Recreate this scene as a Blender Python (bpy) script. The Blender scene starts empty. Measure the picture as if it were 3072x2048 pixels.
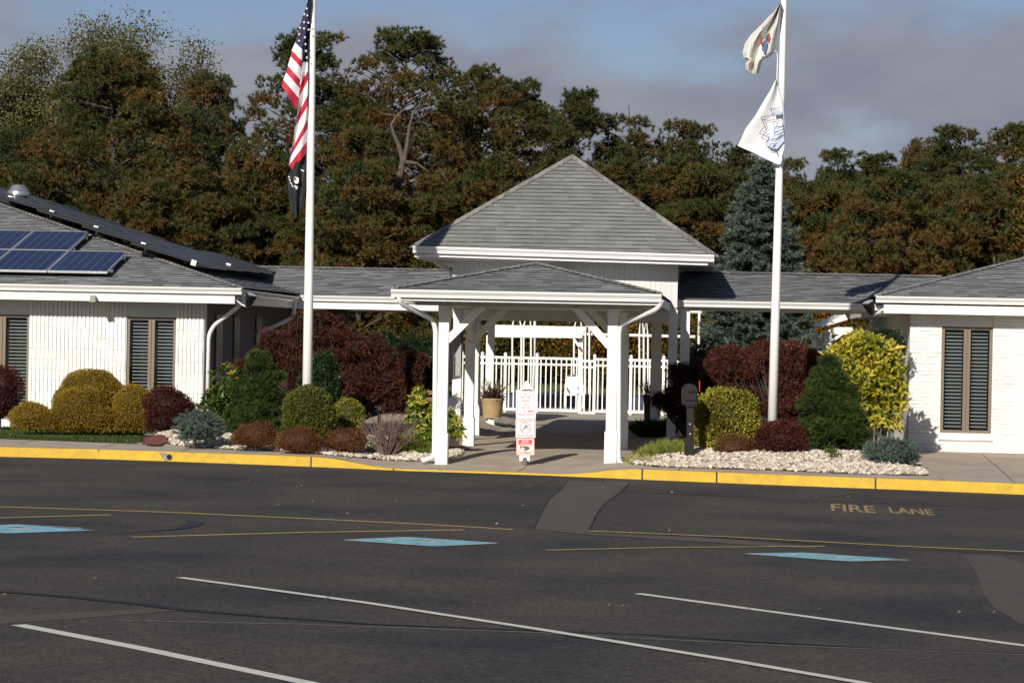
import bpy, math, random
import numpy as np
from mathutils import Vector, Matrix
random.seed(7); RS = np.random.RandomState(11)
SC = bpy.context.scene; COL = SC.collection
# ---------------------------------------------------------------- camera, sky, sun, exposure
F_PX, HORIZON, ROLL, CAM_H = 7500.0, 1006.0, 0.0200, 2.15
CAM_M = Matrix.Rotation(math.pi/2 - math.atan((1024-HORIZON)/F_PX), 4, 'X') @ Matrix.Rotation(ROLL, 4, 'Z')
cam = bpy.data.cameras.new('camera'); camo = bpy.data.objects.new('camera', cam); COL.objects.link(camo)
cam.sensor_width = 36; cam.lens = 36*F_PX/3072; cam.clip_start = 0.5; cam.clip_end = 3000
camo.matrix_world = Matrix.Translation((0, 0, CAM_H)) @ CAM_M
SC.camera = camo
SUN = Vector((0.40, 1.0, -0.56)).normalized()          # direction the light travels
sun = bpy.data.lights.new('sun', 'SUN'); suno = bpy.data.objects.new('sun', sun); COL.objects.link(suno)
sun.energy = 4.6; sun.angle = math.radians(0.5); sun.color = (1.0, 0.94, 0.85)
suno.rotation_euler = SUN.to_track_quat('-Z', 'Y').to_euler()
elev = math.asin(-SUN.z); rot = math.atan2(-SUN.x, -SUN.y)
SC.view_settings.view_transform = 'Standard'; SC.view_settings.look = 'None'
SC.view_settings.exposure = 0.30; SC.view_settings.gamma = 1
w = bpy.data.worlds.new('World'); SC.world = w; w.use_nodes = True
nt = w.node_tree; nt.nodes.clear(); N = nt.nodes.new; L = nt.links.new
sky = N('ShaderNodeTexSky'); sky.sky_type = 'NISHITA'; sky.sun_disc = False
sky.sun_elevation = elev; sky.sun_rotation = rot; sky.air_density = 1.0; sky.dust_density = 0.4; sky.ozone_density = 3.0
bg = N('ShaderNodeBackground'); bg.inputs[1].default_value = 0.05; tnt = N('ShaderNodeMixRGB'); tnt.blend_type = 'MULTIPLY'; tnt.inputs[0].default_value = 1; tnt.inputs[2].default_value = (1.06, .97, 1.10, 1); L(sky.outputs[0], tnt.inputs[1]); L(tnt.outputs[0], bg.inputs[0])
tc = N('ShaderNodeTexCoord'); mp = N('ShaderNodeMapping'); mp.inputs['Scale'].default_value = (9, 9, 22)
mp.inputs['Location'].default_value = (3.1, 1.0, 0.35)
L(tc.outputs['Generated'], mp.inputs[0])
nz = N('ShaderNodeTexNoise'); nz.inputs['Scale'].default_value = 1.0; nz.inputs['Detail'].default_value = 5; nz.inputs['Roughness'].default_value = 0.5
L(mp.outputs[0], nz.inputs[0])
sp = N('ShaderNodeSeparateXYZ'); L(tc.outputs['Generated'], sp.inputs[0])
mr = N('ShaderNodeMapRange'); mr.inputs[1].default_value = 0.03; mr.inputs[2].default_value = 0.145; mr.inputs[3].default_value = 0.42; mr.inputs[4].default_value = 0.01
L(sp.outputs[2], mr.inputs[0])
ad = N('ShaderNodeMath'); ad.operation = 'ADD'; L(nz.outputs[0], ad.inputs[0]); L(mr.outputs[0], ad.inputs[1])
cr = N('ShaderNodeMapRange'); cr.interpolation_type = 'SMOOTHSTEP'; cr.inputs[1].default_value = 0.50; cr.inputs[2].default_value = 0.72; cr.inputs[4].default_value = 0.94
L(ad.outputs[0], cr.inputs[0])
nz2 = N('ShaderNodeTexNoise'); nz2.inputs['Scale'].default_value = 2.1; nz2.inputs['Detail'].default_value = 4; L(mp.outputs[0], nz2.inputs[0])
cl = N('ShaderNodeValToRGB'); cl.color_ramp.elements[0].position = 0.35; cl.color_ramp.elements[0].color = (0.188, 0.203, 0.246, 1)
cl.color_ramp.elements[1].position = 0.68; cl.color_ramp.elements[1].color = (0.248, 0.256, 0.292, 1); L(nz2.outputs[0], cl.inputs[0])
bg2 = N('ShaderNodeBackground'); bg2.inputs[1].default_value = 1.0; L(cl.outputs[0], bg2.inputs[0])
mx = N('ShaderNodeMixShader'); L(cr.outputs[0], mx.inputs[0]); L(bg.outputs[0], mx.inputs[1]); L(bg2.outputs[0], mx.inputs[2])
wo = N('ShaderNodeOutputWorld'); L(mx.outputs[0], wo.inputs[0])
SC.cycles.max_bounces = 5; SC.cycles.transparent_max_bounces = 8

# ---------------------------------------------------------------- measuring helpers
CAM = Vector((0, 0, CAM_H)); CR = CAM_M.to_3x3()
def ray(px, py):
    d = CR @ Vector(((px-1536)/F_PX, (1024-py)/F_PX, -1)); return d / d.y     # d.y = 1
def at(px, py, Y): return CAM + ray(px, py)*Y
def sm(t): t = min(1, max(0, t)); return t*t*(3-2*t)
KPX = [(-900, 1340), (-300, 1357), (0, 1369), (292, 1376), (531, 1384), (800, 1394), (1000, 1402), (1200, 1411), (1450, 1419), (1650, 1426), (1930, 1438), (2150, 1447), (2400, 1457), (2750, 1470), (3072, 1483), (3900, 1516)]
KERB = []
for px, py in KPX:
    d = ray(px, py); t = -CAM_H/d.z; p = CAM + d*t; KERB.append((p.x, p.y))
def kerb_y(x):
    if x <= KERB[0][0]: return KERB[0][1]
    for (x0, y0), (x1, y1) in zip(KERB, KERB[1:]):
        if x <= x1: return y0 + (y1-y0)*(x-x0)/(x1-x0)
    return KERB[-1][1]
def kerb_top(x): return 0.022 + 0.128*(1 - sm((x+3.1)/1.3)*(1-sm((x-0.75)/1.25)))
def zg(x, y):
    d = y - kerb_y(x)
    kt = kerb_top(x); z = kt + (0.17-kt)*sm(d/4.0)
    xa = x - 0.11*(y-40)
    m = sm((x+6.6)/.8)*(1-sm((xa+1.95)/.55)) + sm((xa-1.9)/.6)*(1-sm((x-5.9)/.6))
    z += 0.17*m*sm((d-1.6)/1.6)*(1-sm((y-56)/4))
    return z
def ground(px, py):
    d = ray(px, py); t = 20.0
    while t < 300:
        p = CAM + d*t
        if p.z <= (zg(p.x, p.y) if p.y > kerb_y(p.x) else 0): break
        t += 0.05
    return p
# building frame: a along the facade, b away from the camera
TH = math.atan(0.085); U = Vector((math.cos(TH), -math.sin(TH), 0)); V = Vector((math.sin(TH), math.cos(TH), 0)); O = Vector((0.22, 40.2, 0))
def B(a, b, z=0): return O + U*a + V*b + Vector((0, 0, z))
def onb(px, py, b):
    d = ray(px, py); t = (b + O.dot(V) - CAM.dot(V))/d.dot(V); p = CAM + d*t
    return ((p-O).dot(U), p.z)

# ---------------------------------------------------------------- materials
def new_mat(name):
    m = bpy.data.materials.new(name); m.use_nodes = True
    return m, m.node_tree, m.node_tree.nodes['Principled BSDF']
def plain(name, col, rough=0.6, metal=0.0, var=0.0, scale=6, bump=0.0, bscale=60, spec=0.5):
    m, t, p = new_mat(name); n = t.nodes.new; l = t.links.new
    p.inputs['Base Color'].default_value = (*col, 1); p.inputs['Roughness'].default_value = rough; p.inputs['Metallic'].default_value = metal
    p.inputs['Specular IOR Level'].default_value = spec
    tc = n('ShaderNodeTexCoord')
    if var:
        z = n('ShaderNodeTexNoise'); z.inputs['Scale'].default_value = scale; z.inputs['Detail'].default_value = 6; z.inputs['Roughness'].default_value = .65
        l(tc.outputs['Object'], z.inputs[0])
        r = n('ShaderNodeValToRGB'); e = r.color_ramp.elements
        e[0].position = .32; e[1].position = .68
        e[0].color = (*[c*(1-var) for c in col], 1); e[1].color = (*[min(1, c*(1+var)) for c in col], 1)
        l(z.outputs[0], r.inputs[0]); l(r.outputs[0], p.inputs['Base Color'])
    if bump:
        z = n('ShaderNodeTexNoise'); z.inputs['Scale'].default_value = bscale; z.inputs['Detail'].default_value = 4
        l(tc.outputs['Object'], z.inputs[0]); b = n('ShaderNodeBump'); b.inputs['Strength'].default_value = bump; b.inputs['Distance'].default_value = .01
        l(z.outputs[0], b.inputs['Height']); l(b.outputs[0], p.inputs['Normal'])
    return m
def foliage(name, ramp, rough=.65, trans=.25, attr='tint'):
    m, t, p = new_mat(name); n = t.nodes.new; l = t.links.new
    a = n('ShaderNodeAttribute'); a.attribute_name = attr
    r = n('ShaderNodeValToRGB'); els = r.color_ramp.elements
    els[0].position = ramp[0][0]; els[0].color = (*ramp[0][1], 1); els[1].position = ramp[-1][0]; els[1].color = (*ramp[-1][1], 1)
    for q, c in ramp[1:-1]: e = els.new(q); e.color = (*c, 1)
    l(a.outputs['Fac'], r.inputs[0]); l(r.outputs[0], p.inputs['Base Color']); p.inputs['Roughness'].default_value = rough
    p.inputs['Specular IOR Level'].default_value = .25
    tr = n('ShaderNodeBsdfTranslucent'); l(r.outputs[0], tr.inputs[0]); mx = n('ShaderNodeMixShader'); mx.inputs[0].default_value = trans
    l(p.outputs[0], mx.inputs[1]); l(tr.outputs[0], mx.inputs[2]); l(mx.outputs[0], t.nodes['Material Output'].inputs[0])
    return m
def shingle(name, c0, c1, c2):
    m, t, p = new_mat(name); n = t.nodes.new; l = t.links.new
    uv = n('ShaderNodeUVMap'); uv.uv_map = 'UVMap'
    at_ = n('ShaderNodeAttribute'); at_.attribute_name = 'tint'; br = n('ShaderNodeMixRGB'); br.inputs[1].default_value = (*c0, 1); br.inputs[2].default_value = (*c1, 1); l(at_.outputs['Fac'], br.inputs[0])
    nz = n('ShaderNodeTexNoise'); nz.inputs['Scale'].default_value = 1.3; nz.inputs['Detail'].default_value = 8; l(uv.outputs[0], nz.inputs[0])
    mx = n('ShaderNodeMixRGB'); mx.blend_type = 'MULTIPLY'; mx.inputs[0].default_value = 1
    rr = n('ShaderNodeMapRange'); rr.inputs[1].default_value = .3; rr.inputs[2].default_value = .7; rr.inputs[3].default_value = .84; rr.inputs[4].default_value = 1.14; l(nz.outputs[0], rr.inputs[0])
    l(br.outputs[0], mx.inputs[1]); l(rr.outputs[0], mx.inputs[2]); l(mx.outputs[0], p.inputs['Base Color']); p.inputs['Roughness'].default_value = .85
    g = n('ShaderNodeTexNoise'); g.inputs['Scale'].default_value = 70; l(uv.outputs[0], g.inputs[0])
    bm = n('ShaderNodeBump'); bm.inputs['Strength'].default_value = .5; bm.inputs['Distance'].default_value = .006; l(g.outputs[0], bm.inputs['Height']); l(bm.outputs[0], p.inputs['Normal'])
    return m
M = {}
M['white'] = plain('white_paint', (.76, .75, .70), .55, var=.08, scale=1.6, bump=.15, bscale=25)
M['block'] = plain('painted_block', (.72, .70, .65), .8, var=.09, scale=2.2, bump=.6, bscale=40)
M['gutter'] = plain('gutter_white', (.74, .74, .71), .35, var=.04, scale=1.5)
M['downspout'] = plain('downspout_white', (.70, .71, .70), .4)
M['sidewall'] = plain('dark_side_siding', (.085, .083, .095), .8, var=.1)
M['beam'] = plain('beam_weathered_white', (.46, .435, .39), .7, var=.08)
M['siding'] = plain('siding_panel', (.55, .55, .53), .6, var=.04, scale=2)
M['panelgrey'] = plain('header_panel', (.62, .61, .57), .7, var=.04)
M['frame'] = plain('window_tan', (.17, .125, .085), .45)
M['slat'] = plain('blind_slat', (.42, .44, .44), .5)
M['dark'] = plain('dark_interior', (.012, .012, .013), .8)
M['black'] = plain('black_plastic', (.008, .008, .009), .28)
M['mailbox'] = plain('mailbox_plastic', (.010, .009, .009), .5, bump=.15, bscale=150, spec=.3)
M['red'] = plain('red_plastic', (.55, .015, .02), .4)
M['pole'] = plain('pole_white', (.80, .79, .74), .3)
M['metal'] = plain('galvanised', (.62, .62, .6), .3, .85, var=.08)
M['alu'] = plain('aluminium', (.75, .75, .72), .25, .6)
M['concrete'] = plain('concrete', (.35, .295, .225), .9, var=.18, scale=1.2, bump=.4, bscale=80)
M['soil'] = plain('soil', (.07, .045, .03), .95, var=.4, scale=5, bump=.8, bscale=20)
M['mulch'] = plain('red_mulch', (.15, .045, .035), .95, var=.4, scale=14, bump=.9, bscale=40)
M['bark'] = plain('bark', (.075, .055, .045), .95, var=.35, scale=7, bump=1, bscale=18)
M['barklight'] = plain('bark_old', (.085, .065, .052), .95, var=.35, scale=7, bump=1, bscale=18)
M['barkdark'] = plain('bark_dark', (.05, .04, .035), .95, var=.35, scale=7, bump=1, bscale=18)
M['stone'] = foliage('white_stone', [(0, (.17, .13, .09)), (.25, (.38, .32, .24)), (.65, (.54, .48, .39)), (1, (.66, .61, .53))], .85, 0.0)
M['rock'] = plain('rock', (.30, .25, .20), .9, var=.3, scale=6, bump=.6, bscale=20)
M['pot'] = plain('tan_barrel', (.34, .235, .12), .6, var=.12, scale=6)
M['brownpot'] = plain('dark_planter', (.035, .022, .018), .5)
M['wood'] = plain('bench_wood', (.25, .10, .07), .7, var=.2, scale=8)
M['bluecover'] = plain('blue_cover', (.022, .030, .075), .6, var=.2, scale=2)
M['flagred'] = plain('flag_red', (.42, .012, .035), .7)
M['flagwhite'] = plain('flag_white', (.74, .73, .74), .7)
M['flagblue'] = plain('flag_navy', (.022, .02, .055), .7)
M['flagblack'] = plain('flag_black', (.012, .012, .013), .7)
M['flagbuff'] = plain('flag_buff', (.60, .565, .52), .75)
M['azure'] = plain('crest_blue', (.07, .11, .25), .7)
M['crestred'] = plain('crest_red', (.35, .03, .015), .7)
M['crestgrey'] = plain('crest_grey', (.16, .17, .16), .7)
M['logonavy'] = plain('logo_navy', (.035, .05, .12), .7)
M['logopale'] = plain('logo_pale_blue', (.42, .48, .62), .7)
M['signwhite'] = plain('sign_white', (.80, .76, .75), .4)
M['signred'] = plain('sign_red', (.55, .05, .09), .4)
M['signpink'] = plain('sign_border', (.75, .30, .30), .4)
M['signtext'] = plain('sign_text_red', (.40, .12, .14), .5)
M['signgrey'] = plain('sign_text_grey', (.10, .09, .10), .5)
M['signcream'] = plain('sign_cream', (.76, .62, .46), .5)
M['letterpaint'] = plain('worn_lettering', (.26, .19, .075), .85, var=.6, scale=30)
M['ypaint'] = plain('yellow_line', (.37, .26, .085), .8, var=.45, scale=22)
M['wpaint'] = plain('white_line', (.50, .50, .44), .8, var=.12, scale=9)
M['fadedpaint'] = plain('faded_line', (.13, .125, .115), .9, var=.4, scale=7)
M['bpaint'] = plain('blue_paint', (.155, .37, .46), .8, var=.28, scale=5)
M['tar'] = plain('tar', (.010, .009, .009), .6)
M['patch'] = plain('asphalt_patch', (.057, .045, .038), .95, var=.12, scale=2, bump=.5, bscale=90)
M['patchgrey'] = plain('asphalt_patch_grey', (.060, .051, .043), .95, var=.12, scale=2, bump=.5, bscale=90)
M['lampmetal'] = plain('lamp_grey', (.25, .24, .22), .5)
M['shingle'] = shingle('shingle_grey', (.110, .113, .118), (.315, .322, .332), (.03, .03, .03))
M['shinglehall'] = shingle('shingle_green_grey', (.150, .156, .137), (.196, .204, .180), (.04, .04, .035))
M['ridgecap'] = shingle('shingle_cap', (.12, .115, .105), (.21, .205, .19), (.03, .03, .03))
M['shshadow'] = plain('shingle_shadow_line', (.035, .035, .035), .95)  # near-black on the butt faces paints in the shadow line under each course
def glass_mat():
    m, t, p = new_mat('window_glass'); n = t.nodes.new; l = t.links.new
    g = n('ShaderNodeBsdfGlossy'); g.inputs['Roughness'].default_value = .03; tr = n('ShaderNodeBsdfTransparent'); tr.inputs[0].default_value = (.62, .66, .66, 1)
    fr = n('ShaderNodeFresnel'); fr.inputs[0].default_value = 1.5; mx = n('ShaderNodeMixShader')
    l(fr.outputs[0], mx.inputs[0]); l(tr.outputs[0], mx.inputs[1]); l(g.outputs[0], mx.inputs[2]); l(mx.outputs[0], t.nodes['Material Output'].inputs[0]); return m
M['glass'] = glass_mat()
def solar_mat():
    m, t, p = new_mat('solar_cells'); n = t.nodes.new; l = t.links.new
    uv = n('ShaderNodeUVMap'); uv.uv_map = 'UVMap'
    br = n('ShaderNodeTexBrick'); br.offset = 0; br.inputs['Scale'].default_value = 1
    br.inputs['Brick Width'].default_value = .176; br.inputs['Row Height'].default_value = 5; br.inputs['Mortar Size'].default_value = .0045
    br.inputs['Color1'].default_value = (.010, .014, .045, 1); br.inputs['Color2'].default_value = (.012, .018, .055, 1); br.inputs['Mortar'].default_value = (.14, .15, .19, 1)
    l(uv.outputs[0], br.inputs[0])
    b2 = n('ShaderNodeTexBrick'); b2.offset = 0; b2.inputs['Scale'].default_value = 1; b2.inputs['Brick Width'].default_value = 5; b2.inputs['Row Height'].default_value = .082; b2.inputs['Mortar Size'].default_value = .002
    b2.inputs['Color1'].default_value = (1, 1, 1, 1); b2.inputs['Color2'].default_value = (.85, .88, 1, 1); b2.inputs['Mortar'].default_value = (1.6, 1.6, 1.8, 1); l(uv.outputs[0], b2.inputs[0])
    mx = n('ShaderNodeMixRGB'); mx.blend_type = 'MULTIPLY'; mx.inputs[0].default_value = 1; l(br.outputs[0], mx.inputs[1]); l(b2.outputs[0], mx.inputs[2])
    l(mx.outputs[0], p.inputs['Base Color']); p.inputs['Roughness'].default_value = .22; return m
M['solar'] = solar_mat()
def asphalt_mat():
    m, t, p = new_mat('asphalt'); n = t.nodes.new; l = t.links.new; tc = n('ShaderNodeTexCoord')
    mp = n('ShaderNodeMapping'); mp.inputs['Scale'].default_value = (.42, .42, 1); mp.inputs['Rotation'].default_value = (0, 0, .2); l(tc.outputs['Object'], mp.inputs[0])
    a = n('ShaderNodeTexNoise'); a.inputs['Scale'].default_value = 1.0; a.inputs['Detail'].default_value = 6; a.inputs['Roughness'].default_value = .6; l(mp.outputs[0], a.inputs[0])
    r = n('ShaderNodeValToRGB'); e = r.color_ramp.elements; e[0].position = .34; e[0].color = (.024, .0235, .026, 1); e[1].position = .66; e[1].color = (.059, .051, .043, 1)
    q = e.new(.5); q.color = (.044, .039, .035, 1); l(a.outputs[0], r.inputs[0])
    g = n('ShaderNodeTexNoise'); g.inputs['Scale'].default_value = 16; g.inputs['Detail'].default_value = 9; g.inputs['Roughness'].default_value = .85; l(tc.outputs['Object'], g.inputs[0])
    rr = n('ShaderNodeMapRange'); rr.inputs[1].default_value = .3; rr.inputs[2].default_value = .7; rr.inputs[3].default_value = .55; rr.inputs[4].default_value = 1.5; l(g.outputs[0], rr.inputs[0])
    mx = n('ShaderNodeMixRGB'); mx.blend_type = 'MULTIPLY'; mx.inputs[0].default_value = 1; l(r.outputs[0], mx.inputs[1]); l(rr.outputs[0], mx.inputs[2])
    l(mx.outputs[0], p.inputs['Base Color']); p.inputs['Roughness'].default_value = .92; p.inputs['Specular IOR Level'].default_value = .25
    v = n('ShaderNodeTexVoronoi'); v.inputs['Scale'].default_value = 70; l(tc.outputs['Object'], v.inputs[0])
    v2 = n('ShaderNodeTexVoronoi'); v2.inputs['Scale'].default_value = 38; l(tc.outputs['Object'], v2.inputs[0]); sx = n('ShaderNodeSeparateColor'); l(v2.outputs['Color'], sx.inputs[0])
    r2 = n('ShaderNodeMapRange'); r2.inputs[3].default_value = .62; r2.inputs[4].default_value = 1.42; l(sx.outputs[0], r2.inputs[0]); m2 = n('ShaderNodeMixRGB'); m2.blend_type = 'MULTIPLY'; m2.inputs[0].default_value = 1
    l(mx.outputs[0], m2.inputs[1]); l(r2.outputs[0], m2.inputs[2]); l(m2.outputs[0], p.inputs['Base Color'])
    bm = n('ShaderNodeBump'); bm.inputs['Strength'].default_value = .5; bm.inputs['Distance'].default_value = .006; l(v.outputs[0], bm.inputs['Height']); l(bm.outputs[0], p.inputs['Normal'])
    return m
M['asphalt'] = asphalt_mat()
def kerb_mat():
    m, t, p = new_mat('kerb_yellow'); n = t.nodes.new; l = t.links.new; tc = n('ShaderNodeTexCoord')
    a = n('ShaderNodeTexNoise'); a.inputs['Scale'].default_value = 5; a.inputs['Detail'].default_value = 9; a.inputs['Roughness'].default_value = .75; l(tc.outputs['Object'], a.inputs[0])
    r = n('ShaderNodeValToRGB'); e = r.color_ramp.elements; e[0].position = .31; e[0].color = (.18, .11, .045, 1); e[1].position = .66; e[1].color = (.60, .39, .022, 1)
    q = e.new(.37); q.color = (.46, .28, .022, 1)
    l(a.outputs[0], r.inputs[0]); l(r.outputs[0], p.inputs['Base Color']); p.inputs['Roughness'].default_value = .7
    b = n('ShaderNodeBump'); b.inputs['Strength'].default_value = .5; b.inputs['Distance'].default_value = .01; l(a.outputs[0], b.inputs['Height']); l(b.outputs[0], p.inputs['Normal']); return m
M['kerb'] = kerb_mat()
def lawn_mat():
    m, t, p = new_mat('lawn_soil'); n = t.nodes.new; l = t.links.new; tc = n('ShaderNodeTexCoord')
    a = n('ShaderNodeTexNoise'); a.inputs['Scale'].default_value = .5; a.inputs['Detail'].default_value = 8; l(tc.outputs['Object'], a.inputs[0])
    r = n('ShaderNodeValToRGB'); e = r.color_ramp.elements; e[0].position = .35; e[0].color = (.045, .075, .018, 1); e[1].position = .65; e[1].color = (.12, .13, .04, 1)
    l(a.outputs[0], r.inputs[0]); l(r.outputs[0], p.inputs['Base Color']); p.inputs['Roughness'].default_value = .95; return m
M['lawn'] = lawn_mat()
M['pine'] = foliage('pine_needles', [(0, (.128, .062, .015)), (.25, (.104, .062, .015)), (.5, (.078, .064, .015)), (.75, (.056, .060, .014)), (1, (.034, .048, .014))], .6, .15)
M['pinedark'] = foliage('pine_needles_dark', [(0, (.075, .036, .012)), (.4, (.05, .042, .013)), (1, (.018, .036, .013))], .6, .12)
M['birch'] = foliage('birch_leaves', [(0, (.11, .095, .035)), (.6, (.11, .12, .045)), (1, (.22, .18, .045))], .6, .35)
M['autumn'] = foliage('autumn_leaves', [(0, (.025, .045, .010)), (.4, (.07, .075, .012)), (.7, (.24, .13, .014)), (1, (.36, .12, .012))], .6, .4)
M['under'] = foliage('undergrowth', [(0, (.03, .022, .012)), (.6, (.045, .035, .014)), (1, (.07, .06, .02))], .8, .2)
M['gold'] = foliage('gold_cypress', [(0, (.09, .06, .010)), (.5, (.25, .155, .014)), (1, (.34, .235, .022))], .7, .25)
M['goldgreen'] = foliage('gold_green', [(0, (.035, .045, .008)), (.5, (.19, .17, .02)), (1, (.42, .38, .06))], .55, .25)
M['box'] = foliage('boxwood', [(0, (.04, .045, .008)), (.5, (.085, .10, .014)), (.8, (.13, .14, .022)), (1, (.18, .11, .018))], .55, .25)
M['barberry'] = foliage('barberry', [(0, (.025, .008, .006)), (.6, (.075, .017, .011)), (1, (.14, .034, .018))], .6, .25)
M['maple'] = foliage('maple_leaves', [(0, (.022, .008, .006)), (.5, (.080, .026, .014)), (1, (.165, .065, .034))], .6, .3)
M['mapleR'] = foliage('red_shrub_leaves', [(0, (.032, .012, .008)), (.5, (.100, .030, .018)), (.85, (.175, .048, .030)), (1, (.20, .115, .08))], .6, .3)
M['rust'] = foliage('rust_leaves', [(0, (.07, .028, .012)), (.6, (.15, .055, .018)), (1, (.17, .11, .03))], .7, .25)
M['green'] = foliage('yew_needles', [(0, (.006, .010, .003)), (.25, (.020, .036, .008)), (.6, (.040, .070, .012)), (1, (.080, .115, .018))], .6, .2)
M['holly'] = foliage('holly_leaves', [(0, (.010, .022, .008)), (.7, (.025, .05, .014)), (1, (.06, .10, .03))], .35, .15)
M['spruce'] = foliage('blue_spruce_needles', [(0, (.05, .075, .055)), (.6, (.10, .145, .12)), (1, (.17, .22, .19))], .6, .15)
M['sprucetall'] = foliage('tall_spruce_needles', [(0, (.028, .040, .026)), (.6, (.075, .105, .080)), (1, (.15, .19, .15))], .6, .15)
M['rhodo'] = foliage('rhododendron_leaves', [(0, (.035, .06, .012)), (.7, (.085, .12, .022)), (.93, (.15, .17, .03)), (1, (.42, .26, .02))], .4, .25)
M['aucuba'] = foliage('variegated_leaves', [(0, (.07, .12, .015)), (.45, (.17, .22, .03)), (.75, (.42, .42, .07)), (1, (.60, .52, .10))], .4, .3)
M['euon'] = foliage('yellow_laurel_leaves', [(0, (.08, .12, .015)), (.3, (.25, .26, .03)), (.7, (.55, .46, .05)), (1, (.68, .56, .10))], .4, .3)
M['grass'] = foliage('grass_blades', [(0, (.025, .055, .010)), (.6, (.05, .095, .018)), (1, (.13, .13, .04))], .7, .3)
M['straw'] = foliage('straw_grass', [(0, (.10, .13, .02)), (.5, (.22, .25, .04)), (1, (.42, .36, .16))], .7, .3)
M['twig'] = foliage('twigs', [(0, (.07, .045, .035)), (1, (.20, .14, .10))], .9, 0)

# ---------------------------------------------------------------- mesh helpers
class MB:
    def __init__(s): s.v = []; s.f = []; s.m = []
    def face(s, pts, mi=0):
        i = len(s.v); s.v += [tuple(p) for p in pts]; s.f.append(tuple(range(i, i+len(pts)))); s.m.append(mi)
    def hexa(s, p, mi=0):      # p: 4 bottom + 4 top, same order (ccw from above)
        i = len(s.v); s.v += [tuple(q) for q in p]
        for f in ((3, 2, 1, 0), (4, 5, 6, 7), (0, 1, 5, 4), (1, 2, 6, 5), (2, 3, 7, 6), (3, 0, 4, 7)):
            s.f.append(tuple(i+k for k in f)); s.m.append(mi)
    def fbox(s, a0, a1, b0, b1, z0, z1, mi=0, fr=None):      # box in the building frame
        P = fr or B
        s.hexa([P(a0, b0, z0), P(a1, b0, z0), P(a1, b1, z0), P(a0, b1, z0), P(a0, b0, z1), P(a1, b0, z1), P(a1, b1, z1), P(a0, b1, z1)], mi)
    def box(s, x0, x1, y0, y1, z0, z1, mi=0):
        s.hexa([(x0, y0, z0), (x1, y0, z0), (x1, y1, z0), (x0, y1, z0), (x0, y0, z1), (x1, y0, z1), (x1, y1, z1), (x0, y1, z1)], mi)
    def beam(s, p, q, w, h, mi=0, up=Vector((0, 0, 1))):
        p = Vector(p); q = Vector(q); d = (q-p).normalized(); x = d.cross(up).normalized()*(w/2); y = x.cross(d).normalized()*(h/2)
        s.hexa([p-x-y, p+x-y, q+x-y, q-x-y, p-x+y, p+x+y, q+x+y, q-x+y], mi)
    def tube(s, pts, rad, n=8, mi=0, cap=True):
        pts = [Vector(p) for p in pts]; rad = rad if isinstance(rad, (list, tuple)) else [rad]*len(pts)
        i0 = len(s.v); ref = None
        for k, p in enumerate(pts):
            d = (pts[min(k+1, len(pts)-1)] - pts[max(k-1, 0)]).normalized()
            if ref is None: ref = d.orthogonal().normalized()
            ref = (ref - d*ref.dot(d)).normalized(); c = d.cross(ref)
            for j in range(n):
                a = 2*math.pi*j/n; s.v.append(tuple(p + (ref*math.cos(a)+c*math.sin(a))*rad[k]))
        for k in range(len(pts)-1):
            for j in range(n):
                a = i0+k*n+j; b = i0+k*n+(j+1) % n; s.f.append((a, b, b+n, a+n)); s.m.append(mi)
        if cap:
            s.f.append(tuple(i0+j for j in range(n))[::-1]); s.m.append(mi); e = i0+(len(pts)-1)*n; s.f.append(tuple(e+j for j in range(n))); s.m.append(mi)
    def lathe(s, c, prof, n=16, mi=0):
        c = Vector(c); i0 = len(s.v)
        for r, z in prof:
            for j in range(n): a = 2*math.pi*j/n; s.v.append((c.x+r*math.cos(a), c.y+r*math.sin(a), c.z+z))
        for k in range(len(prof)-1):
            for j in range(n):
                a = i0+k*n+j; b = i0+k*n+(j+1) % n; s.f.append((a, b, b+n, a+n)); s.m.append(mi)
        s.f.append(tuple(i0+j for j in range(n))[::-1]); s.m.append(mi); e = i0+(len(prof)-1)*n; s.f.append(tuple(e+j for j in range(n))); s.m.append(mi)
    def prism(s, poly, d, mi=0):   # extrude planar polygon (list of Vectors) by vector d
        n = len(poly); poly = [Vector(p) for p in poly]; d = Vector(d)
        s.face(poly, mi); s.face([p+d for p in poly][::-1], mi)
        for k in range(n): s.face([poly[k], poly[k]+d, poly[(k+1) % n]+d, poly[(k+1) % n]], mi)
    def build(s, name, mats, parent=None, smooth=False, bevel=0):
        me = bpy.data.meshes.new(name); me.from_pydata(s.v, [], s.f)
        mats = mats if isinstance(mats, (list, tuple)) else [mats]
        for x in mats: me.materials.append(x)
        me.polygons.foreach_set('material_index', s.m)
        uv = me.uv_layers.new(name='UVMap'); data = np.zeros(len(me.loops)*2)
        for p in me.polygons:
            n = p.normal; u = Vector((0, 0, 1)).cross(n)
            u = u.normalized() if u.length > 1e-3 else Vector((1, 0, 0)); v = n.cross(u)
            for li in p.loop_indices:
                co = me.vertices[me.loops[li].vertex_index].co; data[2*li] = co.dot(u); data[2*li+1] = co.dot(v)
        uv.data.foreach_set('uv', data)
        if any('shingle' in x.name for x in mats): at_ = me.attributes.new('tint', 'FLOAT', 'FACE'); at_.data.foreach_set('value', RS.uniform(0, 1, len(me.polygons)).astype(np.float32))
        if smooth: me.shade_smooth()
        o = bpy.data.objects.new(name, me); COL.objects.link(o)
        if parent: attach(o, parent)
        if bevel:
            b = o.modifiers.new('bevel', 'BEVEL'); b.width = bevel; b.segments = 2; b.limit_method = 'ANGLE'
        return o
def attach(o, parent):
    o.parent = parent; o.matrix_parent_inverse = Matrix.Translation(-world_loc(parent))
def world_loc(o):
    l = Vector(o.location)
    return l if not o.parent else l     # parts keep an identity transform; only roots carry a location
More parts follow.
